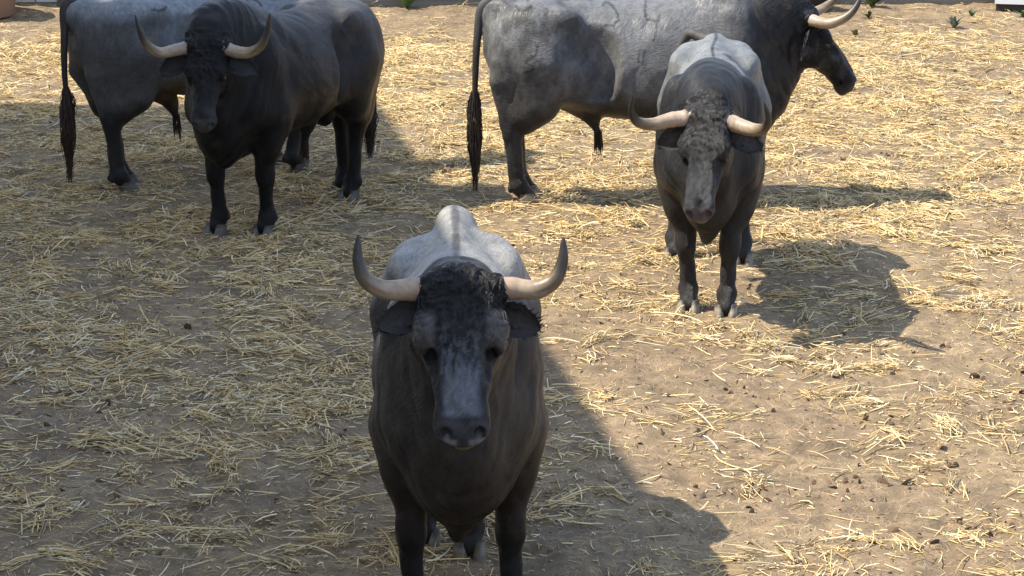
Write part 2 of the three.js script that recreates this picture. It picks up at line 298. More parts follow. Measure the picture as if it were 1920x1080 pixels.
  P(ch(H(0.33, 0.055, 0), H(0.5, 0.045, 0), 0.035, 0.03, 0.03));   // bridge of the nose
  for (const s of [-1, 1]) {
    P(ch(H(0.0, 0.045, 0.05 * s), H(0.0, 0.05, 0.122 * s), 0.06, 0.05, 0.04));                   // horn root
    P(eh(H(0.185, 0.062, 0.108 * s * wide), [0.066, 0.036, 0.04], 0.03));                       // brow
    P(eh(H(0.225, 0.03, 0.112 * s * wide), [0.045, 0.03, 0.03], 0.02));                           // eyelids
    P(ch(H(0.27, 0.02, 0.098 * s), H(0.40, -0.005, 0.08 * s), 0.022, 0.016, 0.03));                // face crest
    P(eh(H(0.19, -0.09, 0.085 * s), [0.13, 0.085, 0.055], 0.05));                          // cheek
    P(eh(H(0.555, 0.018, 0.052 * s), [0.04, 0.036, 0.034], 0.025));                         // nostril rim
    cv.push(eh(H(0.592, 0.012, 0.06 * s), [0.032, 0.024, 0.019], 0.012));                      // nostril
    cv.push(ch(H(0.585, -0.052, 0.0), H(0.45, -0.062, 0.11 * s), 0.006, 0.007, 0.012));            // mouth line
    cv.push(eh(H(0.228, 0.032, 0.15 * s * wide), [0.026, 0.017, 0.022], 0.01));                    // eye opening
    cv.push(eh(H(0.31, 0.035, 0.112 * s), [0.06, 0.018, 0.014], 0.03));                      // hollow before the eye
  }
  P(eh(H(0.565, -0.08, 0), [0.05, 0.034, 0.052], 0.022));    // chin
  // throat and dewlap
  const dl = o.dewlap ?? 1;
  const ty = o.throat ?? 0;
  P(capsule(H(0.12, -0.15, 0), [0.39, 0.84 + ty, n1[2] * 0.4], 0.05, 0.09, 0.12), capsule([0.39, 0.84 + ty, n1[2] * 0.4], [0.32, 0.64 + ty * 0.5, 0], 0.09, 0.085, 0.12), capsule([0.32, 0.64 + ty * 0.5, 0], [0.24, 0.545 - 0.03 * dl, 0], 0.075, 0.028, 0.1), capsule([0.24, 0.55, 0], [-0.15, 0.57, 0], 0.045, 0.05, 0.07), capsule([0.37, 0.66, 0], [0.28, 0.515 - 0.03 * dl, 0.012], 0.034, 0.018, 0.045));
  P(ellipsoid([0.2, o.chest ? 0.74 : 0.8, 0], [0.22, 0.22, o.chest ? 0.22 : 0.18], 0.1));
  // sheath with its tuft, scrotum
  P(capsule([-1.0, 0.66, 0], [-0.84, 0.56, 0], 0.05, 0.045, 0.07), capsule([-0.84, 0.56, 0], [-0.80, 0.45, 0], 0.042, 0.022, 0.04), ellipsoid([-1.2, 0.75, 0], [0.06, 0.1, 0.06], 0.05));
  // legs
  const hoofAt = [];
  for (const s of [-1, 1]) {
    const [fx, fz] = o.fore[s < 0 ? 0 : 1], [bx, bz] = o.hind[s < 0 ? 0 : 1];
    P(ellipsoid([0.08, 1.02, 0.195 * s], [0.15, 0.32, 0.12], 0.05), ellipsoid([0.19, 0.86, 0.165 * s], [0.14, 0.16, 0.125], 0.06), ellipsoid([-0.06, 0.84, 0.215 * s], [0.16, 0.17, 0.095], 0.07));
    const el = [mix(0.0, fx, 0.2), 0.70, mix(0.2 * s, fz, 0.25)], kn = [mix(0.06, fx, 0.75) + 0.02, 0.395, mix(0.19 * s, fz, 0.75)], fe = [fx - 0.005, 0.125, fz];
    P(capsule(add(el, [0.03, 0.1, 0]), el, 0.135, 0.115, 0.08), capsule(el, add(kn, [0, 0.07, 0]), 0.108, 0.062, 0.05), ellipsoid(add(el, [0.05, -0.07, 0]), [0.075, 0.12, 0.085], 0.05));
    P(ellipsoid(kn, [0.063, 0.075, 0.06], 0.035), capsule(kn, fe, 0.048, 0.041, 0.03), ellipsoid(fe, [0.058, 0.05, 0.056], 0.03), capsule(fe, [fx + 0.045, 0.06, fz], 0.05, 0.052, 0.025), capsule(add(kn, [-0.03, -0.04, 0]), add(fe, [-0.035, 0.02, 0]), 0.022, 0.024, 0.02));
    for (const q of [-1, 1]) P(ellipsoid(add(fe, [-0.055, -0.02, 0.026 * q]), [0.018, 0.026, 0.016], 0.012));
    hoofAt.push([fx, fz, 1]);
    const st = [-1.0 + 0.25 * (bx + 1.27), 0.85, 0.21 * s], hk = [bx - 0.045, 0.495, mix(0.185 * s, bz, 0.7)], hf = [bx - 0.01, 0.125, bz];
    const low = 0.055 * sst(0.3, 1, ridge);
    P(ellipsoid([-1.19, 1.06 - low, 0.165 * s], [0.26, 0.27, 0.145], 0.09), ellipsoid([-1.30, 0.95, 0.16 * s], [0.2, 0.23, 0.12], 0.08), ellipsoid([-1.25, 0.72, mix(0.18 * s, bz, 0.3)], [0.145, 0.2, 0.085], 0.1), ellipsoid([-1.29, 0.62, mix(0.18 * s, bz, 0.5)], [0.10, 0.15, 0.065], 0.08), capsule(add(st, [0.06, 0, -0.03 * s]), [-0.80, 0.70, 0.12 * s], 0.04, 0.03, 0.09), ellipsoid([-1.03, 1.225 - low, 0.225 * s], [0.1, 0.075, 0.055], 0.07), ellipsoid(st, [0.13, 0.15, 0.095], 0.09));
    P(capsule([-1.16, 0.95, 0.19 * s], add(mid(st, hk), [0.0, 0.0, 0]), 0.17, 0.115, 0.07), capsule(mid(st, hk), add(hk, [0.015, 0.06, 0]), 0.108, 0.062, 0.05), capsule([-1.44, 0.82, 0.15 * s], add(hk, [-0.055, 0.05, 0]), 0.075, 0.03, 0.06));
    P(ellipsoid(hk, [0.072, 0.08, 0.052], 0.03), ellipsoid(add(hk, [-0.055, 0.045, 0]), [0.034, 0.05, 0.03], 0.025), capsule(hk, hf, 0.052, 0.042, 0.03), capsule(add(hk, [-0.04, -0.03, 0]), add(hf, [-0.035, 0.03, 0]), 0.025, 0.026, 0.02), ellipsoid(hf, [0.058, 0.052, 0.056], 0.03), capsule(hf, [bx + 0.045, 0.06, bz], 0.05, 0.052, 0.025));
    for (const q of [-1, 1]) P(ellipsoid(add(hf, [-0.055, -0.02, 0.026 * q]), [0.018, 0.026, 0.016], 0.012));
    hoofAt.push([bx, bz, 0]);
    cv.push(ellipsoid([-0.87, 0.98, 0.365 * s], [0.09, 0.2, 0.05], 0.14));                               // flank hollow
  }
  const pick = (c, reach) => { const l = []; for (const p of prims) { const e = Math.hypot(c[0] - p.c[0], c[1] - p.c[1], c[2] - p.c[2]) - p.R; if (e > reach) continue; if (p.d(c[0], c[1], c[2]) < reach) l.push(p); } return l; };
  const field = (x, y, z, list) => {
    let d = 9;
    for (let i = 0; i < list.length; i++) { const p = list[i], q = p.d(x, y, z); d = d === 9 ? q : smin(d, q, p.k); }
    if (d < 0.06) for (const p of cv) { const e = Math.hypot(x - p.c[0], y - p.c[1], z - p.c[2]) - p.R; if (e > 0.1) continue; d = -smin(-d, p.d(x, y, z), p.k); }
    return d;
  };
  const muz = H(0.66, 0, 0), g = surfaceNets(field, pick, [-1.72, 0.02, Math.min(-0.5, muz[2] - 0.2)], [Math.max(0.6, muz[0] + 0.12, O[0] + 0.3), 1.72, Math.max(0.5, muz[2] + 0.2)], o.cell);
  // skin relief
  const pa = g.attributes.position, na = g.attributes.normal;
  for (let i = 0; i < pa.count; i++) {
    const x = pa.getX(i), y = pa.getY(i), z = pa.getZ(i), q = sub([x, y, z], O), s = dot(q, hx) / hs, v = dot(q, hy) / hs, onHead = Math.abs(dot(q, hz)) < 0.2 && s > -0.12 && v > -0.22 && v < 0.2 ? 1 : 0;
    let a = 0.0008 * N3(x * 26, y * 10, z * 26) + 0.005 * N3(x * 4, y * 4, z * 4 + o.seed);
    if (onHead && s < 0.5) { const c = sst(0.5, 0.25, s) * sst(-0.06, 0.04, v), l = dot(q, hz) / hs, w1 = N3(l * 9 + 3 * N3(s * 6, l * 4, o.seed), s * 9, o.seed); a += c * (0.3 + curl) * (0.010 * (0.45 - Math.abs(w1) * 2) * sst(0.32, 0.1, s) + 0.005 * (0.4 - 2 * Math.abs(N3(l * 16, s * 10, o.seed + 5))) + 0.0016 * N3(l * 60, s * 22, o.seed)); }
    if (onHead && s > 0.1) { const l = dot(q, hz) / hs; a += 0.003 * sst(0.1, 0.25, s) * sst(0.56, 0.45, s) * (0.4 - 2 * Math.abs(N3(l * 14, v * 10, s * 6 + o.seed))); }
    const fold = sst(0.0, 0.25, x) * sst(0.72, 0.4, x) * (onHead ? 0.3 : 1); a += fold * 0.009 * (0.4 - 1.4 * Math.abs(N3(x * 9 + y * 3.5, y * 2, z * 3 + o.seed))); a += 0.009 * (0.35 - Math.abs(N3(x * 3.2 + 9, y * 2.2, z * 2.6 + o.seed * 3))) * sst(0.55, 0.75, y) * (onHead ? 0 : 1); a += 0.0035 * sst(0.55, 0.4, y) * N3(x * 14, y * 7, z * 14);
    pa.setXYZ(i, x + na.getX(i) * a, y + na.getY(i) * a, z + na.getZ(i) * a);
  }
  g.computeVertexNormals();
  paint(g, (x, y, z, i) => {
    const q = sub([x, y, z], O), s = dot(q, hx) / hs, v = dot(q, hy) / hs, l = dot(q, hz) / hs, inHead = s > -0.1 && Math.abs(l) < 0.21 && v > -0.25 ? sst(-0.1, 0.04, s) : 0;
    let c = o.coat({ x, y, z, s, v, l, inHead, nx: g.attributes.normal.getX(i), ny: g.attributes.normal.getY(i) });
    const sp = fbm(x * 30, y * 13, z * 30, 3), hair = N3(x * 85, y * 24, z * 85); const dust = sst(0.15, 0.55, fbm(x * 5 + o.seed, y * 4, z * 5, 4)), mot = fbm(x * 11 + 40, y * 7, z * 11 + o.seed, 3); let k = Math.max(0.25, (1 + 0.24 * sp + 0.17 * hair + 0.3 * mot) * 0.95); c = mix3(c, [0.14, 0.108, 0.075], (o.dust ?? 0.12) * dust);
    // bare skin of nose, lips
    if (inHead) { const nose = sst(0.548, 0.575, s) * sst(-0.075, -0.03, v); c = mix3(c, o.nose ?? [0.05, 0.042, 0.042], nose); const lip = sst(0.5, 0.58, s) * sst(-0.045, -0.075, v); c = mix3(c, o.chin ?? [0.06, 0.05, 0.035], lip * 0.8); if (o.lipPale) c = mix3(c, o.lipPale, 0.5 * sst(0.562, 0.575, s) * sst(0.0, -0.012, v + 0.3 * Math.abs(l) - 0.012) * sst(-0.058, -0.045, v) * sst(0.015, 0.03, Math.abs(l))); if (nose > 0.5) k = 1 + 0.3 * sp; }
    k *= 1.3; return [c[0] * k, c[1] * k, c[2] * k];
  });
  { const p = g.attributes.position, uv = new Float32Array(p.count * 2); for (let i = 0; i < p.count; i++) uv.set([(p.getZ(i) + p.getY(i) * 0.8) / 0.32, (p.getX(i) * 0.8 - p.getY(i) * 0.6) / 0.32], i * 2); g.setAttribute('uv', new THREE.BufferAttribute(uv, 2)); }
  const hide = new THREE.MeshPhysicalMaterial({ map: HAIR[0], bumpMap: HAIR[1], bumpScale: 0.006, vertexColors: true, roughness: 0.38, specularIntensity: o.gloss ?? 0.42, sheen: 0.0, sheenRoughness: 0.45, sheenColor: new THREE.Color(0.35, 0.37, 0.42) });
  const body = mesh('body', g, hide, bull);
  // short coat: single hairs lying with the body, longer and curlier on the crown
  {
    const p = g.attributes.position, nn = g.attributes.normal, cc = g.attributes.color, count = 26000, one = blade([0, 0, 0], [0, 1, 0], 0.075), im = new THREE.InstancedMesh(one, std({ roughness: 0.55 }), count), M = new THREE.Matrix4(), C = new THREE.Color();
    let used = 0;
    for (let i = 0; i < count; i++) {
      const k = (rnd() * p.count) | 0, P0 = [p.getX(k), p.getY(k), p.getZ(k)], n = [nn.getX(k), nn.getY(k), nn.getZ(k)], q = sub(P0, O), s = dot(q, hx) / hs, v = dot(q, hy) / hs, head = Math.hypot(...q) < 0.75 && s > -0.1 && v > -0.25 && Math.abs(dot(q, hz)) < 0.2, crown = head && s < 0.3 && v > 0.02 ? sst(0.3, 0.12, s) : 0;
      if (rnd() > crown * curl) continue;
      let t = head ? [hx[0] * 0.9, hx[1] * 0.9, hx[2] * 0.9] : [-0.75, P0[1] > 1.2 ? -0.25 : -0.75, 0]; t = add(t, [rnd() - 0.5, rnd() - 0.5, rnd() - 0.5], 0.5 + 0.4 * crown); t = norm(add(t, n, -dot(t, n)));
      const d = norm(add(t, n, 0.06 + 0.16 * rnd())), b = norm(cross(d, n)), w = cross(b, d), L = (0.014 + 0.02 * rnd()) * (1 + 0.6 * crown), W = 0.014 + 0.007 * rnd(), A = add(P0, n, -0.0015);
      M.set(b[0] * W, d[0] * L, w[0] * W, A[0], b[1] * W, d[1] * L, w[1] * W, A[1], b[2] * W, d[2] * L, w[2] * W, A[2], 0, 0, 0, 1); im.setMatrixAt(used, M);
      const kk = 0.85 + 0.3 * rnd(); im.setColorAt(used++, C.setRGB(cc.getX(k) * kk, cc.getY(k) * kk, cc.getZ(k) * kk));
    }
    im.count = used; im.name = 'coat_hair'; im.userData.kind = 'stuff'; im.castShadow = im.receiveShadow = true; body.add(im);
  }
  // horns
  for (const s of [-1, 1]) {
    const pts = (s < 0 ? o.hornsL : o.hornsR ?? o.hornsL).map(([f, u, l]) => { const b = H(0.0, 0.05, 0); l = 0.085 + (l - 0.1) * (o.hornSpread ?? 1); return new THREE.Vector3(b[0] + fwd[0] * f + right[0] * l * s, b[1] + u, b[2] + fwd[2] * f + right[2] * l * s); });
    const curve = new THREE.CatmullRomCurve3(pts, false, 'centripetal'), n = 46, m = 18, base = o.hornR ?? 0.047, hg = new THREE.TubeGeometry(curve, n, 1, m, false), hpz = hg.attributes.position, col = new Float32Array(hpz.count * 3);
    for (let i = 0; i <= n; i++) {
      const t = i / n, c = curve.getPointAt(t), r = base * (t < 0.12 ? mix(1.1, 1, t / 0.12) : 1) * Math.pow(1 - t * 0.99, 0.52) * (1 + (0.05 * N3(t * 14, s * 3, o.seed) + 0.03 * Math.sin(t * 95 + 2 * N3(t * 8, s, o.seed)) * sst(0.5, 0.05, t)) * (1 - t));
      for (let j = 0; j <= m; j++) {
        const k = i * (m + 1) + j, x = hpz.getX(k) - c.x, y = hpz.getY(k) - c.y, z = hpz.getZ(k) - c.z; hpz.setXYZ(k, c.x + x * r, c.y + y * r, c.z + z * r);
        const st = fbm(t * 9, x * 3 + j * 0.08, y * 3 + s * 9 + o.seed, 3), streak = N3(t * 2.2, j * 0.9, o.seed + s);
        let a = mix3(o.hornBase ?? [0.36, 0.24, 0.165], [0.36, 0.275, 0.19], sst(0.1, 0.35, t + 0.1 * st)); a = mix3(a, [0.16, 0.12, 0.075], sst(0.38, 0.6, t + 0.14 * streak)); a = mix3(a, [0.025, 0.022, 0.02], sst(0.55, 0.8, t + 0.08 * st));
        a = mix3(a, [0.16, 0.085, 0.045], 0.75 * sst(0.05, 0.5, st + 0.3 * streak) * (1 - t)); a = mix3(a, [0.06, 0.045, 0.035], 0.75 * sst(0.1, 0.035, t));
        const kk = 1 + 0.35 * st + 0.16 * streak + 0.12 * N3(t * 60, j * 0.5, 4); col.set([a[0] * kk, a[1] * kk, a[2] * kk], k * 3);
      }
    }
    hg.setAttribute('color', new THREE.BufferAttribute(col, 3)); hg.computeVertexNormals();
    mesh('horn', hg, std({ vertexColors: true, roughness: 0.42 }), bull);
  }
  // ears: cupped leaves, hair inside
  for (const s of [-1, 1]) {
    const e = (o.ear ?? {})[s] ?? { drop: 0.25, back: 0.35, twist: 0.3 };
    const A = norm(add(add([hz[0] * s, hz[1] * s, hz[2] * s], up, -e.drop), fwd, -e.back)), B0 = norm(cross(A, fwd)), Bv = norm([B0[0] * (B0[1] < 0 ? -1 : 1), Math.abs(B0[1]), B0[2] * (B0[1] < 0 ? -1 : 1)]), C0 = norm(cross(Bv, A)), facing = dot(C0, fwd) > 0 ? 1 : -1;
    const C = [C0[0] * facing, C0[1] * facing, C0[2] * facing], ct = Math.cos(e.twist), stw = Math.sin(e.twist), Bt = add([Bv[0] * ct, Bv[1] * ct, Bv[2] * ct], C, -stw), Ct = add([C[0] * ct, C[1] * ct, C[2] * ct], Bv, stw);
    const root = H(0.085, 0.0, 0.125 * s), L = 0.205 * (o.earSize ?? 1), nu = 20, nv = 14, pp = [], ii = [], cc = [];
    for (const side of [0, 1]) for (let i = 0; i <= nu; i++) for (let j = 0; j <= nv; j++) {
      const t = i / nu, u = (j / nv) * 2 - 1, w = 0.062 * Math.pow(Math.sin(Math.PI * Math.min(1, 0.13 + 0.87 * t)), 0.75) * (t > 0.97 ? 0.5 : 1) + 0.004, cup = -0.55 * w * (1 - u * u) * (1 - 0.5 * t) - side * 0.008 * (1 - Math.abs(u) ** 3) * (1 - 0.7 * t), rag = 0.004 * N3(t * 22, u * 9, s + o.seed);
      const q = add(add(add(root, A, L * t + rag), Bt, w * u * (1 + 0.3 * rag / 0.004 * 0.2) - 0.03 * t * t), Ct, cup + 0.02 * Math.sin(t * 3));
      pp.push(...q); const kk = 0.8 + 0.5 * N3(t * 20, u * 6, s * 7 + side); const ic = side ? o.earColor ?? [0.014, 0.013, 0.014] : mix3([0.016, 0.014, 0.014], o.earInner ?? [0.02, 0.019, 0.02], (1 - u * u) * Math.sin(Math.PI * t)); cc.push(ic[0] * kk, ic[1] * kk, ic[2] * kk);
    }
    const w1 = nv + 1, half = (nu + 1) * w1;
    for (const side of [0, 1]) for (let i = 0; i < nu; i++) for (let j = 0; j < nv; j++) { const a = side * half + i * w1 + j, b = a + w1; side ? ii.push(a, a + 1, b, b, a + 1, b + 1) : ii.push(a, b, a + 1, a + 1, b, b + 1); }
    for (let i = 0; i < nu; i++) for (const j of [0, nv]) { const a = i * w1 + j, b = a + w1; ii.push(a, b, a + half, b, b + half, a + half); }
    const eg = new THREE.BufferGeometry(); eg.setAttribute('position', new THREE.Float32BufferAttribute(pp, 3)); eg.setAttribute('color', new THREE.Float32BufferAttribute(cc, 3)); eg.setIndex(ii); eg.computeVertexNormals();
    const hairs = []; const r = rng(o.seed * 3 + s);
    for (let k = 0; k < 150; k++) { const t = 0.08 + 0.9 * r(), u = (r() < 0.5 ? -1 : 1) * (0.5 + 0.5 * r()), w = 0.055 * Math.pow(Math.sin(Math.PI * Math.min(1, 0.13 + 0.87 * t)), 0.75); const b = add(add(root, A, L * t), Bt, w * u - 0.03 * t * t), d = norm(add(add(A, Bt, u * 0.8), Ct, 0.5 * (r() - 0.3))), tip = add(b, d, 0.018 + 0.03 * r() * r()); hairs.push(blade(b, tip, 0.003)); }
    const hg = mergeGeometries(hairs); paint(hg, () => [0.015, 0.014, 0.014]);
    eg.deleteAttribute('uv'); const whole = mergeGeometries([eg, hg]);
    mesh('ear', whole, std({ vertexColors: true, roughness: 0.75, side: THREE.DoubleSide }), bull);
  }
  // eyes
  const em = new THREE.MeshPhysicalMaterial({ color: new THREE.Color().setRGB(0.012, 0.009, 0.007), roughness: 0.1 });
  for (const s of [-1, 1]) { const eg = new THREE.SphereGeometry(0.026 * hs, 20, 14), p = H(0.228, 0.031, 0.123 * s * wide); eg.translate(...p); mesh('eye', eg, em, bull); }
  // hooves: two claws each
  const hm2 = std({ vertexColors: true, roughness: 0.6 });
  for (const [hxp, hzp] of hoofAt) {
    const cl = [];
    for (const q of [-1, 1]) {
      const cg = new THREE.CylinderGeometry(0.034, 0.047, 0.082, 18, 6), p = cg.attributes.position;
      for (let i = 0; i < p.count; i++) { let x = p.getX(i), y = p.getY(i) + 0.041, z = p.getZ(i); const t = 1 - y / 0.082; x *= 1.28; x += 0.012 + 0.04 * t * (x > 0 ? 1 : 0.3); z *= 0.82; if (z * q < 0) z *= 0.75; z += q * 0.036; y *= x < 0.0 ? 0.92 : 1; p.setXYZ(i, x + hxp + 0.03, y, z + hzp); }
      cl.push(cg);
    }
    const hg = mergeGeometries(cl); hg.computeVertexNormals(); const hc = o.hoof ?? [0.17, 0.135, 0.1];
    paint(hg, (x, y, z) => { const k = 0.85 + 0.3 * N3(x * 8, y * 90, z * 8) + 0.2 * N3(x * 40, y * 20, z * 40), c = mix3(mix3(hc, [0.15, 0.11, 0.07], sst(0.045, 0.01, y + 0.02 * N3(x * 30, y * 30, z * 30))), [0.07, 0.055, 0.04], sst(0.05, 0.08, y + 0.012 * N3(x * 40, 3, z * 40))); return [c[0] * k, c[1] * k, c[2] * k]; });
    mesh('hoof', hg, hm2, bull);
  }
  // tail with its switch
  {
    const tp = (o.tail ?? [[-1.5, 1.3, 0], [-1.57, 1.27, 0], [-1.62, 1.1, 0.0], [-1.635, 0.85, 0.01], [-1.63, 0.6, 0.015]]).map((p) => new THREE.Vector3(...p)), cv2 = new THREE.CatmullRomCurve3(tp), tg = new THREE.TubeGeometry(cv2, 40, 1, 12), p = tg.attributes.position;
    for (let i = 0; i <= 40; i++) { const c = cv2.getPointAt(i / 40), r = mix(0.042, 0.016, Math.pow(i / 40, 0.6)); for (let j = 0; j <= 12; j++) { const k = i * 13 + j; p.setXYZ(k, c.x + (p.getX(k) - c.x) * r, c.y + (p.getY(k) - c.y) * r, c.z + (p.getZ(k) - c.z) * r); } }
    tg.computeVertexNormals(); const tc = o.tailColor ?? [0.05, 0.045, 0.043];
    paint(tg, (x, y, z) => { const k = 1 + 0.5 * N3(x * 50, y * 14, z * 50); return mix3(tc, [0.02, 0.016, 0.014], sst(1.2, 0.8, y)).map((v) => v * k); });
    const tail = mesh('tail', tg, std({ vertexColors: true, roughness: 0.7 }), bull);
    const end = tp[tp.length - 1], strands = [], low = o.tailLow ?? 0.07;
    for (let k = 0; k < 260; k++) {
      const a = rnd() * 6.283, t0 = rnd(), y0 = end.y + 0.12 - 0.25 * t0, r0 = 0.015, bul = 0.014 + 0.034 * rnd(), yl = low + (y0 - low) * 0.8 * rnd() ** 1.7, wv = 0.05 * (rnd() - 0.5) * rnd();
      const pts = []; for (let i = 0; i <= 6; i++) { const t = i / 6, w = (r0 + bul * Math.sin(Math.PI * Math.min(1, t * 1.15 + 0.08)) * (1 - 0.35 * t)) * (0.6 + 0.4 * Math.sqrt(rnd())); pts.push(new THREE.Vector3(end.x + Math.cos(a) * w + wv * Math.sin(t * 9 + k), mix(y0, yl, t), end.z + Math.sin(a) * w + wv * Math.cos(t * 7 + k))); }
      const sg = new THREE.TubeGeometry(new THREE.CatmullRomCurve3(pts), 9, 0.0032, 4), sp = sg.attributes.position, cvx = new THREE.CatmullRomCurve3(pts);
      for (let i = 0; i <= 9; i++) { const c = cvx.getPointAt(i / 9), f = 1.15 - 0.9 * (i / 9); for (let j = 0; j <= 4; j++) { const q = i * 5 + j; sp.setXYZ(q, c.x + (sp.getX(q) - c.x) * f, c.y + (sp.getY(q) - c.y) * f, c.z + (sp.getZ(q) - c.z) * f); } }
      const hc = mix3(o.tuftColor ?? [0.02, 0.015, 0.013], [0.06, 0.032, 0.02], rnd() ** 2); paint(sg, () => hc); strands.push(sg);
    }
    mesh('tail_tuft', mergeGeometries(strands), std({ vertexColors: true, roughness: 0.55 }), tail);
  }
  // hair tuft of the sheath
  {
    const hs = []; for (let k = 0; k < 46; k++) { const a = rnd() * 6.283, b = [-0.80 + 0.022 * Math.cos(a), 0.48 - 0.04 * rnd(), 0.022 * Math.sin(a)], t = [b[0] + 0.03 * (rnd() - 0.3), b[1] - 0.08 - 0.10 * rnd(), b[2] + 0.03 * (rnd() - 0.5)]; hs.push(blade(b, t, 0.006)); }
    const hg = mergeGeometries(hs); paint(hg, () => [0.03, 0.02, 0.014]); mesh('belly_tuft', hg, std({ vertexColors: true, roughness: 0.7, side: THREE.DoubleSide }), bull);
  }
  return bull;
}
const mid = (a, b) => [(a[0] + b[0]) / 2, (a[1] + b[1]) / 2, (a[2] + b[2]) / 2];
function blade(a, b, w) {       // a tapering three-sided hair
  const d = norm(sub(b, a)), s = norm(cross(d, Math.abs(d[1]) > 0.9 ? [1, 0, 0] : [0, 1, 0])), u = cross(d, s), p = [];
  const ring = (c, r) => [0, 1, 2].map((i) => add(add(c, s, r * Math.cos(i * 2.094)), u, r * Math.sin(i * 2.094)));
  const A = ring(a, w), M = ring(add(mid(a, b), [0, -0.004, 0]), w * 0.75);
  for (let i = 0; i < 3; i++) { const j = (i + 1) % 3; p.push(...A[i], ...A[j], ...M[i], ...A[j], ...M[j], ...M[i], ...M[i], ...M[j], ...b); }
  const g = new THREE.BufferGeometry(); g.setAttribute('position', new THREE.Float32BufferAttribute(p, 3)); g.setIndex([...Array(p.length / 3).keys()]); g.computeVertexNormals(); return g;
}

// ---------------------------------------------------------------- coats
const BLACK = [0.009, 0.0088, 0.0095], DARK = [0.018, 0.0178, 0.019], MIDG = [0.10, 0.10, 0.103], GREY = [0.20, 0.20, 0.205], PALE = [0.28, 0.268, 0.25], BROWN = [0.052, 0.033, 0.02];
function strokes(list, w = 0.011) {     // old brand marks on one flank: polylines in (x, y), on side sign z
  return (p) => { let m = 0; for (const { side, pts } of list) { if (Math.sign(p.z) !== side) continue; for (let i = 0; i < pts.length - 1; i++) { const [ax, ay] = pts[i], [bx, by] = pts[i + 1], L = (bx - ax) ** 2 + (by - ay) ** 2, t = clamp(((p.x - ax) * (bx - ax) + (p.y - ay) * (by - ay)) / L, 0, 1), d = Math.hypot(p.x - ax - t * (bx - ax), p.y - ay - t * (by - ay)) + 0.004 * N3(p.x * 60, p.y * 60, 3); m = Math.max(m, sst(w, w * 0.45, d)); } } return m; };
}
function legDark(p, c, top = 0.62, col = BLACK) { return mix3(c, col, sst(top, top - 0.2, p.y + 0.05 * N3(p.x * 6, p.y * 6, p.z * 6))); }

// ---------------------------------------------------------------- the bulls
const bulls = [];
const place = (x, z, headingX, headingZ) => ({ pos: [x, 0, z], turn: Math.atan2(-headingZ, headingX) });
function addBull(name, label, pl, o) {
  for (const [x, z] of [...o.fore, ...o.hind]) { const c = Math.cos(pl.turn), s = Math.sin(pl.turn); hoofSpots.push([pl.pos[0] + c * x + s * z, pl.pos[2] - s * x + c * z]); }
  bulls.push([name, label, pl, o]);
}
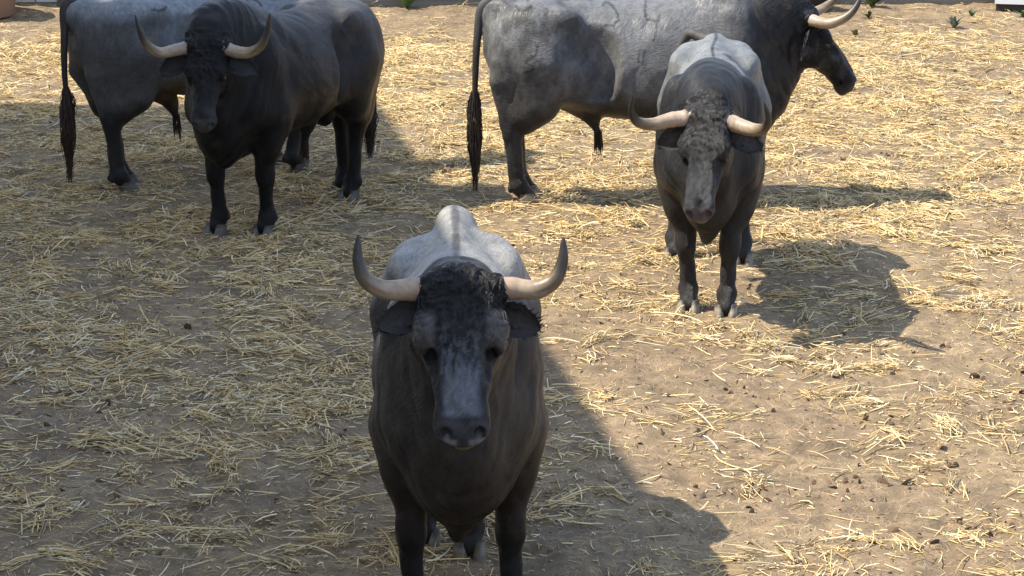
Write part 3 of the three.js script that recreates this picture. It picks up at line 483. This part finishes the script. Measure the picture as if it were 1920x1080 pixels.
// nearest bull, facing the camera
addBull('bull', 'nearest grey-backed bull facing the camera, sun and shade split along its back', place(-0.195, -10.02, 0.03, 1), {
  seed: 11, cell: 0.0085, chest: 1, curl: 0.6, ridge: 1, earSize: 0.9, hornR: 0.047, scale: 0.96, withers: -0.05, humpY: -0.085, girth: 0.97, dewlap: 2.4, hornSpread: 0.97, lipPale: [0.3, 0.29, 0.28], head: { at: [0.50, 1.435, 0.0], pitch: R(47), yaw: R(-0.5), roll: R(1.5), size: 0.95, wide: 1.22 },
  fore: [[0.04, -0.2], [0.05, 0.185]], hind: [[-0.77, 0.035], [-0.87, -0.0]].map((a, i) => i ? [-0.95, 0.14] : [-0.80, -0.05]),
  hornsL: [[-0.01, 0.0, 0.10], [0.0, 0.0, 0.21], [0.02, 0.0, 0.295], [0.035, 0.035, 0.36], [0.03, 0.105, 0.392], [0.02, 0.19, 0.396]],
  hornsR: [[-0.01, 0.0, 0.10], [0.0, -0.002, 0.21], [0.02, 0.005, 0.295], [0.035, 0.045, 0.36], [0.03, 0.115, 0.388], [0.02, 0.205, 0.386]],
  ear: { '-1': { drop: 0.22, back: 0.2, twist: -0.05 }, 1: { drop: 0.08, back: 0.22, twist: 0.6 } }, earInner: [0.03, 0.028, 0.028],
  nose: [0.045, 0.045, 0.05], chin: [0.26, 0.18, 0.09],
  coat: (p) => {
    const n = fbm(p.x * 3.2, p.y * 3.2, p.z * 3.2, 3);
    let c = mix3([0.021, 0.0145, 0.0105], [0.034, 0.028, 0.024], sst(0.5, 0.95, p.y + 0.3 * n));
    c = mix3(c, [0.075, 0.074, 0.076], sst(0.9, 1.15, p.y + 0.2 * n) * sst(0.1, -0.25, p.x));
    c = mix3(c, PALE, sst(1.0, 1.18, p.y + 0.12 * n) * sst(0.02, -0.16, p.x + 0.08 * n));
    c = mix3(c, [0.05, 0.044, 0.04], 0.8 * sst(0.022, 0.006, Math.abs(p.z) + 0.012 * n) * sst(-0.2, -0.5, p.x) * sst(1.25, 1.3, p.y));
    c = mix3(c, [0.02, 0.019, 0.019], sst(-0.05, 0.12, p.x + 0.06 * n) * sst(1.12, 1.25, p.y));
    c = legDark(p, c, 0.5);
    if (p.inHead) {
      let h = mix3([0.014, 0.0135, 0.0145], [0.03, 0.023, 0.02], sst(0.02, -0.08, p.v));
      h = mix3(h, [0.12, 0.128, 0.148], sst(0.30, 0.47, p.s + 0.09 * n + 0.07 * N3(p.l * 60, p.s * 14, 2)) * sst(0.085, 0.055, Math.abs(p.l) + 0.012 * n) * sst(0.0, 0.05, p.v) * sst(0.56, 0.53, p.s));
      h = mix3(h, [0.085, 0.09, 0.102], 0.7 * sst(0.1, 0.06, Math.abs(p.l)) * sst(0.2, 0.6, N3(p.l * 70, p.s * 16, 7) + 0.2) * sst(0.12, 0.3, p.s) * sst(0.03, 0.06, p.v) * sst(0.56, 0.5, p.s));
      h = mix3(h, [0.11, 0.10, 0.095], 0.7 * sst(0.085, 0.11, Math.abs(p.l)) * sst(0.1, 0.15, p.s) * sst(0.3, 0.22, p.s) * sst(0.02, 0.05, p.v));
      h = mix3(h, BLACK, sst(0.14, 0.06, p.s) * 0.8);
      c = mix3(c, h, p.inHead);
    }
    return c;
  },
});
// right bull, behind it
addBull('bull', 'black-fronted bull with pale grey rump standing in full sun, head turned slightly', place(1.06, -14.86, -0.085, 1), {
  seed: 23, curl: 0.2, thin: 0.94, hornSpread: 1.1, dust: 0.05, dewlap: 1.6, tail: [[-1.5, 1.3, 0], [-1.59, 1.30, 0.08], [-1.65, 1.32, 0.17], [-1.66, 1.22, 0.225], [-1.65, 0.95, 0.235], [-1.63, 0.65, 0.22]], cell: 0.0095, scale: 0.965, girth: 0.9, withers: -0.03, humpY: -0.05, head: { at: [0.545, 1.175, 0.0], pitch: R(58), yaw: R(9), roll: R(3), size: 0.9, wide: 1.12 }, hump: 0.9,
  fore: [[0.02, 0.105 - 0.21], [0.06, 0.1]].map((a, i) => [a[0], i ? 0.1 : -0.105]).map((a, i) => (i ? [0.02, 0.115] : [0.1, -0.11])), hind: [[-1.22, -0.20], [-1.3, 0.24]],
  hornsL: [[0, 0, 0.10], [0.03, -0.03, 0.2], [0.09, -0.035, 0.28], [0.17, -0.005, 0.345], [0.22, 0.06, 0.365], [0.25, 0.135, 0.35]],
  hornsR: [[0, 0, 0.10], [0.03, -0.01, 0.2], [0.09, -0.03, 0.30], [0.16, -0.005, 0.365], [0.21, 0.06, 0.385], [0.24, 0.14, 0.375]], hornBase: [0.46, 0.34, 0.255],
  ear: { '-1': { drop: 0.2, back: 0.15, twist: 0.3 }, 1: { drop: 0.2, back: 0.2, twist: -0.2 } }, earInner: [0.06, 0.06, 0.063],
  nose: [0.09, 0.078, 0.08], chin: [0.2, 0.18, 0.16], hoof: [0.30, 0.25, 0.185],
  coat: (p) => {
    const n = fbm(p.x * 3.2 + 9, p.y * 3.2, p.z * 3.2, 3);
    let c = mix3([0.027, 0.025, 0.0235], DARK, sst(0.6, 1.0, p.y));
    const edge = p.x + 0.30 + 0.03 * n + 0.62 * sst(1.38, 0.85, p.y) * 0.25;
    const back = sst(0.03, -0.03, edge);
    c = mix3(c, mix3(MIDG, [0.19, 0.196, 0.2], sst(0.8, 1.25, p.y + 0.2 * n)), back);
    c = mix3(c, DARK, 0.85 * back * sst(0.014, 0.005, Math.abs(p.z + 0.01 * Math.sin(p.x * 9)) ) * sst(1.2, 1.3, p.y));
    c = mix3(c, BLACK, back * 0.85 * sst(0.05, 0.03, Math.hypot((p.x + 0.78) * 0.55, (p.z + 0.13) * 0.6) + 0.012 * N3(p.x * 25, 0, p.z * 25)) * sst(1.15, 1.25, p.y));
    c = legDark(p, c, 0.45, [0.03, 0.028, 0.028]);
    if (p.inHead) {
      let h = mix3([0.019, 0.019, 0.021], [0.02, 0.017, 0.015], sst(0.02, -0.05, p.v));
      h = mix3(h, [0.042, 0.045, 0.05], 0.8 * sst(0.28, 0.45, p.s + 0.1 * n) * sst(0.0, 0.05, p.v) * sst(0.57, 0.53, p.s));
      h = mix3(h, [0.036, 0.038, 0.042], 0.7 * sst(0.25, 0.6, N3(p.l * 60, p.s * 15, 4) + 0.2) * sst(0.1, 0.2, p.s));
      c = mix3(c, h, p.inHead);
    }
    return c;
  },
});
// large grey bull seen from the side
const sideMarks = strokes([{ side: 1, pts: [[-0.755, 1.371], [-0.755, 1.333], [-0.772, 1.316]] }, { side: 1, pts: [[-0.755, 1.329], [-0.724, 1.319], [-0.697, 1.295], [-0.681, 1.264], [-0.674, 1.23], [-0.697, 1.216]] }, { side: 1, pts: [[-0.755, 1.199], [-0.731, 1.202], [-0.714, 1.202], [-0.704, 1.192]] }, { side: 1, pts: [[-0.492, 1.398], [-0.498, 1.316], [-0.505, 1.285], [-0.495, 1.24]] }, { side: 1, pts: [[-0.495, 1.237], [-0.454, 1.233], [-0.417, 1.23], [-0.41, 1.261]] }, { side: 1, pts: [[-0.427, 1.226], [-0.434, 1.171], [-0.448, 1.116]] }, { side: 1, pts: [[-1.217, 1.099], [-1.197, 1.082], [-1.204, 1.033], [-1.217, 1.009], [-1.238, 1.023]] }, { side: 1, pts: [[-1.271, 0.971], [-1.258, 0.995], [-1.231, 1.002]] }, { side: 1, pts: [[-1.197, 0.992], [-1.217, 0.957], [-1.255, 0.961]] }, { side: 1, pts: [[-1.275, 0.909], [-1.238, 0.919], [-1.221, 0.94]] }, { side: 1, pts: [[-1.339, 1.312], [-1.312, 1.292], [-1.292, 1.288], [-1.265, 1.305], [-1.234, 1.319]] }, { side: 1, pts: [[-1.244, 1.364], [-1.261, 1.343]] }, { side: 1, pts: [[-0.512, 1.051], [-0.522, 0.974]] }, { side: 1, pts: [[-0.542, 1.03], [-0.546, 0.978]] }, { side: 1, pts: [[-0.502, 1.051], [-0.512, 1.012]] }], 0.0105);
addBull('bull', 'large light grey bull seen from the side with dark head lowered to the right', place(1.325, -17.78, 1, 0.02), {
  seed: 37, cell: 0.0105, scale: 0.97, belly: 0.05, throat: 0.02, head: { at: [0.51, 1.20, -0.02], pitch: R(50), yaw: R(-6), size: 0.94, wide: 1.05 },
  fore: [[0.02, -0.16], [-0.1, 0.17]], hind: [[-1.30, -0.12], [-1.31, 0.13]],
  hornsL: [[0, 0.0, 0.10], [0.03, -0.02, 0.20], [0.12, -0.01, 0.27], [0.23, 0.05, 0.30], [0.29, 0.13, 0.3], [0.31, 0.22, 0.28]], hornR: 0.043, hornBase: [0.44, 0.35, 0.275],
  hornsR: [[0, 0.0, 0.10], [0.03, -0.01, 0.17], [0.12, -0.02, 0.24], [0.23, 0.035, 0.28], [0.29, 0.11, 0.28], [0.32, 0.2, 0.26]],
  ear: { '-1': { drop: 0.3, back: 0.4, twist: 0.3 }, 1: { drop: 0.75, back: 0.6, twist: 0.2 } },
  tail: [[-1.46, 1.33, 0], [-1.55, 1.30, 0.02], [-1.59, 1.1, 0.04], [-1.605, 0.85, 0.05], [-1.61, 0.62, 0.05]],
  coat: (p) => {
    const n = fbm(p.x * 3 + 4, p.y * 3, p.z * 3, 4), n2 = fbm(p.x * 9, p.y * 4, p.z * 9 + 3, 3);
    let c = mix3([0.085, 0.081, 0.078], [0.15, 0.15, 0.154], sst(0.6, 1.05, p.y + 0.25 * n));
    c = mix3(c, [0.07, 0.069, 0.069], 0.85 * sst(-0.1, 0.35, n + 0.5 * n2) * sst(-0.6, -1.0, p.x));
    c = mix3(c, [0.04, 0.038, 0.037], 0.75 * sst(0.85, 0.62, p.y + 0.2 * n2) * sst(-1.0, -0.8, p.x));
    c = mix3(c, [0.07, 0.07, 0.072], 0.8 * sst(0.14, 0.0, Math.abs(p.x + 0.93 + 0.25 * (p.y - 1.1))) * sst(1.32, 1.2, p.y) * sst(0.66, 0.85, p.y));
    c = mix3(c, BLACK, sideMarks(p) * 0.62);
    c = mix3(c, [0.02, 0.02, 0.0215], sst(-0.2, 0.22, p.x + 0.14 * n + 0.3 * (0.9 - p.y)));
    c = mix3(c, [0.02, 0.019, 0.019], sst(0.15, 0.45, p.x) * sst(1.2, 0.95, p.y + 0.1 * n));
    c = mix3(c, [0.13, 0.075, 0.04], 0.7 * sst(0.66, 0.58, p.y) * sst(-1.1, -0.95, p.x) * sst(-0.55, -0.75, p.x) * sst(0.25, 0.15, Math.abs(p.z)));
    c = legDark(p, c, 0.74, [0.03, 0.029, 0.03]); c = legDark(p, c, 0.4, [0.018, 0.017, 0.017]);
    if (p.inHead) c = mix3(c, mix3(BLACK, [0.03, 0.028, 0.028], sst(0, 0.3, n2)), p.inHead);
    return c;
  }, hoof: [0.2, 0.17, 0.14],
});
// black bull on the left
addBull('bull', 'black bull in the shade looking out, with wide upswept horns', place(-1.615, -16.78, -0.40, 0.915), {
  seed: 51, gloss: 0.36, cell: 0.0105, scale: 0.97, withers: -0.02, head: { at: [0.53, 1.25, -0.06], pitch: R(60), yaw: R(-21), roll: R(-2), size: 0.83 },
  fore: [[0.09, -0.16], [-0.06, 0.14]].map((a, i) => (i ? [0.07, 0.15] : [-0.02, -0.14])).map((a) => a), hind: [[-1.15, -0.26], [-0.98, 0.22]].map((a, i) => (i ? [-1.42, 0.03] : [-1.2, -0.14])),
  hornsL: [[0, 0.0, 0.10], [0.02, -0.03, 0.2], [0.06, -0.025, 0.28], [0.13, 0.03, 0.36], [0.16, 0.12, 0.40], [0.17, 0.225, 0.42]],
  hornsR: [[0, 0.0, 0.10], [0.02, -0.02, 0.2], [0.06, -0.03, 0.29], [0.13, 0.03, 0.355], [0.16, 0.11, 0.385], [0.17, 0.21, 0.41]], hornR: 0.042, hornBase: [0.30, 0.24, 0.175],
  ear: { '-1': { drop: 0.25, back: 0.2, twist: 0.3 }, 1: { drop: 0.3, back: 0.2, twist: 0.1 } }, nose: [0.06, 0.06, 0.062], chin: [0.03, 0.027, 0.025],
  tail: [[-1.5, 1.32, 0], [-1.57, 1.29, 0], [-1.63, 1.1, -0.03], [-1.65, 0.85, -0.05], [-1.64, 0.62, -0.05]], tailLow: 0.2,
  coat: (p) => {
    const n = fbm(p.x * 3 + 2, p.y * 3, p.z * 3 + 8, 3);
    let c = BLACK;
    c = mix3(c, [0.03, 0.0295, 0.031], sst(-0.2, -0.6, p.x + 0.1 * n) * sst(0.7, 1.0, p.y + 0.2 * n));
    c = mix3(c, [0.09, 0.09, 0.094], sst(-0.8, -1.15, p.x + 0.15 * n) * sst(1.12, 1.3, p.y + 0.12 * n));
    c = legDark(p, c, 0.7);
    if (p.inHead) c = mix3(c, mix3([0.008, 0.008, 0.009], [0.02, 0.021, 0.024], sst(0.3, 0.5, p.s + 0.2 * n)), p.inHead);
    return c;
  }, hoof: [0.13, 0.12, 0.11], tuftColor: [0.012, 0.011, 0.011],
});
// grey bull behind the black one
const leftMarks = strokes([{ side: 1, pts: [[-1.079, 1.26], [-1.029, 1.249], [-0.987, 1.253], [-0.942, 1.279]] }, { side: 1, pts: [[-0.565, 1.29], [-0.523, 1.293], [-0.49, 1.268], [-0.474, 1.249], [-0.465, 1.231]] }, { side: 1, pts: [[-0.37, 1.293], [-0.341, 1.271], [-0.308, 1.275], [-0.266, 1.253], [-0.246, 1.224]] }]);
addBull('bull', 'dark grey bull behind the black bull, rump and long tail towards the left', place(-1.56, -18.80, 0.866, -0.5), {
  seed: 67, cell: 0.0105, scale: 0.95, head: { at: [0.5, 1.52, 0.0], pitch: R(24), yaw: R(-8) },
  fore: [[0.0, -0.17], [0.02, 0.15]], hind: [[-1.2, -0.05], [-1.3, 0.17]],
  hornsL: [[0, 0.0, 0.10], [0.02, -0.03, 0.2], [0.06, -0.025, 0.28], [0.13, 0.03, 0.36], [0.16, 0.12, 0.38], [0.17, 0.2, 0.38]],
  tail: [[-1.48, 1.33, 0], [-1.58, 1.3, 0.0], [-1.60, 1.1, 0.0], [-1.61, 0.85, 0.0], [-1.60, 0.62, 0.0]], tailColor: [0.04, 0.03, 0.025], tuftColor: [0.03, 0.018, 0.012],
  coat: (p) => {
    const n = fbm(p.x * 3 + 14, p.y * 3, p.z * 3, 4);
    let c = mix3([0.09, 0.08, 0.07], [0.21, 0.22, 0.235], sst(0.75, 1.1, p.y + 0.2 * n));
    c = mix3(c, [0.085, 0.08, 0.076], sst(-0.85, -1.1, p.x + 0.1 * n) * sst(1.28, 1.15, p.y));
    c = mix3(c, [0.16, 0.105, 0.06], 0.75 * sst(0.85, 0.66, p.y) * sst(-1.05, -0.9, p.x) * sst(-0.3, -0.5, p.x));
    c = mix3(c, [0.22, 0.225, 0.23], sst(-1.1, -1.2, p.x + 0.1 * n) * sst(1.24, 1.27, p.y + 0.03 * n) * 0.8);
    c = mix3(c, BLACK, leftMarks(p) * 0.7);
    c = mix3(c, [0.03, 0.03, 0.03], sst(-0.1, 0.2, p.x + 0.1 * n));
    c = legDark(p, c, 0.68, [0.02, 0.019, 0.019]);
    if (p.inHead) c = mix3(c, BLACK, p.inHead);
    return c;
  }, hoof: [0.13, 0.12, 0.11],
});

buildGround();
buildWalls();
for (const [name, label, pl, o] of bulls) makeBull(name, label, pl.pos, pl.turn, o);

// ---------------------------------------------------------------- tubs and trough by the wall
{
  const t = thing('feed_tub', 'terracotta coloured round tub in the top left corner by the wall', 'tub', [-5.06, 0, -26.2]);
  const prof = [[0.001, 0.03], [0.37, 0.03], [0.395, 0.42], [0.44, 0.46], [0.455, 0.45], [0.45, 0.40], [0.425, 0.02], [0.41, 0], [0.001, 0]].map((p) => new THREE.Vector2(...p)).reverse();
  const g = new THREE.LatheGeometry(prof, 48);
  paint(g, (x, y, z) => { const k = 1 + 0.25 * fbm(x * 6, y * 6, z * 6), c = mix3([0.33, 0.17, 0.09], [0.22, 0.13, 0.08], sst(0.1, 0.0, y)); return c.map((v) => v * k); });
  mesh('tub', g, std({ vertexColors: true, side: THREE.DoubleSide }), t);
}
{
  const t = thing('rubber_tub', 'low dark rubber tub at the wall behind the side-on bull\'s horns', 'tub', [2.72, 0, -26.72]);
  const prof = [[0.001, 0.02], [0.28, 0.02], [0.315, 0.2], [0.335, 0.2], [0.305, 0], [0.001, 0]].map((p) => new THREE.Vector2(...p)).reverse();
  mesh('tub', new THREE.LatheGeometry(prof, 40), std({ color: 0x2a2520, roughness: 0.8, side: THREE.DoubleSide }), t);
}
{
  const t = thing('water_trough', 'white trough on a dark base in the top right corner', 'trough', [5.40, 0, -26.62], R(-14));
  const wm = std({ color: 0xe4e8ea, roughness: 0.5 }), dm = std({ color: 0x33302c });
  const L = 1.6, W = 0.6, parts = [];
  const b = (w, h, d, x, y, z) => { const g = new THREE.BoxGeometry(w, h, d); g.translate(x, y, z); parts.push(g); };
  b(L, 0.4, 0.03, 0, 0.27, W / 2); b(L, 0.4, 0.03, 0, 0.27, -W / 2); b(0.03, 0.4, W - 0.03, L / 2 - 0.015, 0.27, 0); b(0.03, 0.4, W - 0.03, -L / 2 + 0.015, 0.27, 0); b(L - 0.06, 0.03, W - 0.03, 0, 0.085, 0);
  mesh('basin', mergeGeometries(parts), wm, t);
  for (const z of [-1, 1]) { const g = new THREE.BoxGeometry(L - 0.02, 0.07, 0.08); g.translate(0, 0.035, z * (W / 2 - 0.05)); mesh('skid', g, dm, t); }
}

// ---------------------------------------------------------------- weeds
function weed(x, z, h, n, col, label, seed) { h *= 0.85;
  h *= 1.15; const t = thing('weed', label, 'weed', [x, groundH(x, z), z]), r = rng(seed), leaves = [], stems = [];
  for (let k = 0; k < n; k++) {
    const a = r() * 6.283, lean = 0.2 + 0.9 * r(), L = h * (0.6 + 0.5 * r()), w = L * (0.13 + 0.1 * r()), seg = 6, p = [], ix = [];
    for (let i = 0; i <= seg; i++) { const q = i / seg, out = lean * L * (q * 0.5 + 0.5 * q * q), y = L * (q - 0.35 * lean * q * q), ww = w * Math.sin(Math.PI * Math.min(1, 0.08 + q * 0.92)) + 0.001; for (const s of [-1, 0, 1]) p.push(Math.cos(a) * out - Math.sin(a) * ww * s, y - (s ? 0 : ww * 0.25), Math.sin(a) * out + Math.cos(a) * ww * s); }
    for (let i = 0; i < seg; i++) for (const s of [0, 1]) { const b = i * 3 + s; ix.push(b, b + 1, b + 3, b + 1, b + 4, b + 3); }
    const g = new THREE.BufferGeometry(); g.setAttribute('position', new THREE.Float32BufferAttribute(p, 3)); g.setIndex(ix); g.computeVertexNormals(); const kk = 0.65 + 0.6 * r(); paint(g, () => col.map((v) => v * kk)); leaves.push(g);
    if (k % 3 === 0) stems.push(blade([0, 0, 0], [Math.cos(a) * lean * L * 0.5, L * 0.7, Math.sin(a) * lean * L * 0.5], 0.004));
  }
  mesh('foliage', mergeGeometries(leaves), std({ vertexColors: true, side: THREE.DoubleSide, roughness: 0.6 }), t);
  const sg = mergeGeometries(stems); paint(sg, () => [0.1, 0.13, 0.05]); mesh('stem', sg, std({ vertexColors: true }), t);
}
weed(-1.0, -26.78, 0.22, 34, [0.09, 0.19, 0.045], 'leafy green weed at the foot of the wall between two bulls', 1);
weed(3.42, -26.72, 0.2, 26, [0.10, 0.17, 0.06], 'bright green weed on bare soil right of the bull horns', 2);
weed(3.3, -26.0, 0.1, 9, [0.07, 0.09, 0.035], 'tiny dark sprig on bare earth below the bright green weed', 3);
weed(4.3, -26.3, 0.1, 12, [0.08, 0.12, 0.05], 'low sparse weed before the white trough', 4);
weed(4.0, -25.4, 0.13, 14, [0.15, 0.19, 0.13], 'pale grey-green weed among straw at the upper right', 5);
weed(4.75, -26.15, 0.1, 12, [0.09, 0.17, 0.05], 'small green weed beside the white trough corner', 6);
weed(3.05, -24.9, 0.09, 14, [0.16, 0.17, 0.04], 'yellow-green sprout in straw just past the dark bull nose', 7);

// ---------------------------------------------------------------- straw, clods
function buildStraw() {
  const grp = new THREE.Group(); grp.name = 'straw'; scene.add(grp); tag(grp, 'loose dry straw strewn over the whole corral floor', 'straw', null, 'stuff');
  const shape = (bend, seed) => {      // unit straw along x, three-sided
    const seg = 4, p = [], ix = [], r = rng(seed); let ang = -bend / 2, x = 0, y = 0; const c = [[0, 0]];
    for (let i = 0; i < seg; i++) { x += Math.cos(ang) / seg; y += Math.sin(ang) / seg; ang += (bend / seg) * (0.4 + 1.2 * r()); c.push([x, y]); }
    for (let i = 0; i <= seg; i++) for (let j = 0; j < 3; j++) { const a = j * 2.094 + 0.5, w = i === 0 || i === seg ? 0.7 : 1; p.push(c[i][0] - x / 2, Math.sin(a) * w, (c[i][1] - y / 2) * 1 + 0, Math.cos(a) * w); }
    const pos = new Float32Array((seg + 1) * 9), k = []; for (let i = 0; i < (seg + 1) * 3; i++) { pos[i * 3] = p[i * 4]; pos[i * 3 + 1] = p[i * 4 + 1]; pos[i * 3 + 2] = p[i * 4 + 3]; k.push(p[i * 4 + 2]); }
    for (let i = 0; i < seg; i++) for (let j = 0; j < 3; j++) { const a = i * 3 + j, b = i * 3 + ((j + 1) % 3); ix.push(a, b, a + 3, b, b + 3, a + 3); }
    return { pos, k, ix };
  };
  // thickness : length is baked per variant, so that scaling a straw keeps it straw-like
  const kinds = [[0.06, 0.044], [0.3, 0.046], [-0.5, 0.05], [1.1, 0.06], [0.15, 0.08]];
  const r = rng(4242), lists = kinds.map(() => []);
  const pal = [[0.76, 0.56, 0.265], [0.84, 0.68, 0.40], [0.60, 0.415, 0.175], [0.41, 0.325, 0.2], [0.24, 0.17, 0.095], [0.82, 0.745, 0.56]];
  const put = (x, y, z, len, yaw, tilt, k) => {
    const shade = 0.7 + 0.5 * r(), dry = sst(-13, -20, z), c = pal[r() < 0.28 + 0.2 * dry ? 0 : r() < 0.4 ? 1 : r() < 0.45 ? 2 : r() < 0.5 ? 3 : r() < 0.75 ? 4 : 5];
    lists[k].push([x, groundH(x, z) + y + Math.abs(Math.sin(tilt)) * len * 0.3, z, len, yaw, tilt, r() * 6.28, c[0] * shade, c[1] * shade, c[2] * shade]);
  };
  const somewhere = () => { for (;;) { const z = -27.4 + 18.2 * r(), hw = 0.196 * -z + 0.45; if (r() < hw / 5.82) return [(r() * 2 - 1) * hw, z]; } };
  const stalk = () => 0.04 + 0.15 * Math.pow(r(), 2.0) * (r() < 0.05 ? 1.6 : 1);
  for (let n = 0; n < 360000; n++) {         // strewn singly, much of it broken short
    const [x, z] = somewhere(), amt = strawAmount(x, z), cl = clump(x, z); if (r() > clamp(amt * (0.5 + 0.8 * cl), 0, 1)) continue;
    const bit = r() < 0.58; put(x, 0.003 + cl * amt * 0.03 * r(), z, bit ? 0.014 + 0.034 * r() : stalk(), r() * 6.283, (r() - 0.5) * (0.2 + 0.5 * cl), bit ? 4 : (r() * 4) | 0);
  }
  for (let n = 0; n < 15000; n++) {           // matted wisps: stalks that lie together and pile up
    const [cx, cz] = somewhere(), amt = strawAmount(cx, cz); if (r() > amt * (0.35 + 0.9 * clump(cx, cz))) continue;
    const yaw0 = r() * 6.283, spread = 0.25 + 1.1 * r() * r(), rad = 0.05 + 0.16 * r() * r(), cnt = 10 + 46 * r() * r(), hgt = 0.016 + 0.065 * r() * r(), ell = 0.4 + 0.6 * r();
    for (let k = 0; k < cnt; k++) { const a = r() * 6.283, d = rad * Math.sqrt(r()), u = Math.cos(a) * d * 1.5, v = Math.sin(a) * d * ell, x = cx + u * Math.cos(yaw0) + v * Math.sin(yaw0), z = cz - u * Math.sin(yaw0) + v * Math.cos(yaw0), core = 1 - d / rad; put(x, 0.004 + hgt * core * (0.3 + r()), z, stalk() * (0.7 + 0.5 * r()), yaw0 + (r() - 0.5) * 2 * spread, (r() - 0.5) * (0.3 + 1.2 * core * r()), (r() * 4) | 0); }
  }
  const m = std({ roughness: 0.6 }), q = new THREE.Quaternion(), e = new THREE.Euler(), M = new THREE.Matrix4(), P = new THREE.Vector3(), S = new THREE.Vector3(), C = new THREE.Color();
  kinds.forEach(([bend, thick, _], i) => {
    const s = shape(bend, 9 + i), g = new THREE.BufferGeometry(), a = s.pos; for (let j = 0; j < a.length / 3; j++) { a[j * 3 + 1] *= thick * 0.5; a[j * 3 + 2] = a[j * 3 + 2] * thick * 0.5 + s.k[j]; }
    g.setAttribute('position', new THREE.BufferAttribute(a, 3)); g.setIndex(s.ix); g.computeVertexNormals();
    const im = new THREE.InstancedMesh(g, m, lists[i].length); im.name = 'straw_stalks'; im.userData.kind = 'stuff'; im.castShadow = im.receiveShadow = true;
    lists[i].forEach((d, n) => { e.set(d[6], d[4], d[5], 'YZX'); q.setFromEuler(e); const w = (d[3] * 0.35 + 0.065) / 1.0; M.compose(P.set(d[0], d[1], d[2]), q, S.set(d[3], w, d[3] * 0.35 + 0.065)); im.setMatrixAt(n, M); im.setColorAt(n, C.setRGB(d[7], d[8], d[9])); });
    grp.add(im);
  });
}
function buildClods() {
  const r = rng(99), spots = [];
  const cl = [[1.02, -11.6, 0.2], [1.45, -11.75, 0.13], [1.95, -12.0, 0.25], [2.55, -13.6, 0.22], [2.05, -14.1, 0.16], [1.25, -13.1, 0.15], [2.45, -12.9, 0.2], [1.6, -12.6, 0.16], [1.05, -15.3, 0.2], [-1.7, -11.5, 0.2], [-0.95, -12.6, 0.18], [-1.9, -12.9, 0.22], [-1.55, -14.6, 0.22], [-0.9, -16.4, 0.2], [2.6, -19.2, 0.25], [2.2, -21.5, 0.3], [0.25, -17.85, 0.14], [2.9, -16.2, 0.2], [1.7, -10.9, 0.2], [2.0, -11.1, 0.15]];
  for (const [x, z, s] of cl) for (let k = 0; k < 14; k++) { const a = r() * 6.283, d = s * r() * 1.3; spots.push([x + Math.cos(a) * d * 1.5, z + Math.sin(a) * d, 0.004 + 0.013 * r() ** 2]); }
  for (let k = 0; k < 2500; k++) { const z = -9.5 - 17 * r(), x = (r() * 2 - 1) * (0.2 * -z); spots.push([x, z, 0.003 + 0.011 * r() ** 3]); }
  const g = new THREE.IcosahedronGeometry(1, 1), p = g.attributes.position; for (let i = 0; i < p.count; i++) { const k = 1 + 0.35 * N3(p.getX(i) * 1.7, p.getY(i) * 1.7, p.getZ(i) * 1.7); p.setXYZ(i, p.getX(i) * k, p.getY(i) * k, p.getZ(i) * k); } g.computeVertexNormals();
  const im = new THREE.InstancedMesh(g, std({ roughness: 0.95 }), spots.length), q = new THREE.Quaternion(), M = new THREE.Matrix4(), C = new THREE.Color(); im.name = 'dung'; im.castShadow = im.receiveShadow = true;
  spots.forEach(([x, z, s], i) => { q.setFromEuler(new THREE.Euler(r() * 6, r() * 6, r() * 6)); M.compose(new THREE.Vector3(x, groundH(x, z) + s * 0.3, z), q, new THREE.Vector3(s * (1 + r()), s * 0.32, s * (0.8 + 0.8 * r()))); im.setMatrixAt(i, M); const k = 0.6 + 0.8 * r(), d = i < cl.length * 14; im.setColorAt(i, d ? C.setRGB(0.13 * k, 0.078 * k, 0.045 * k) : C.setRGB(0.24 * k, 0.175 * k, 0.11 * k)); });
  scene.add(tag(im, 'dark brown dung crumbs and clods scattered on the earth', 'dung', null, 'stuff'));
}
buildStraw();
buildClods();

renderer.render(scene, camera);
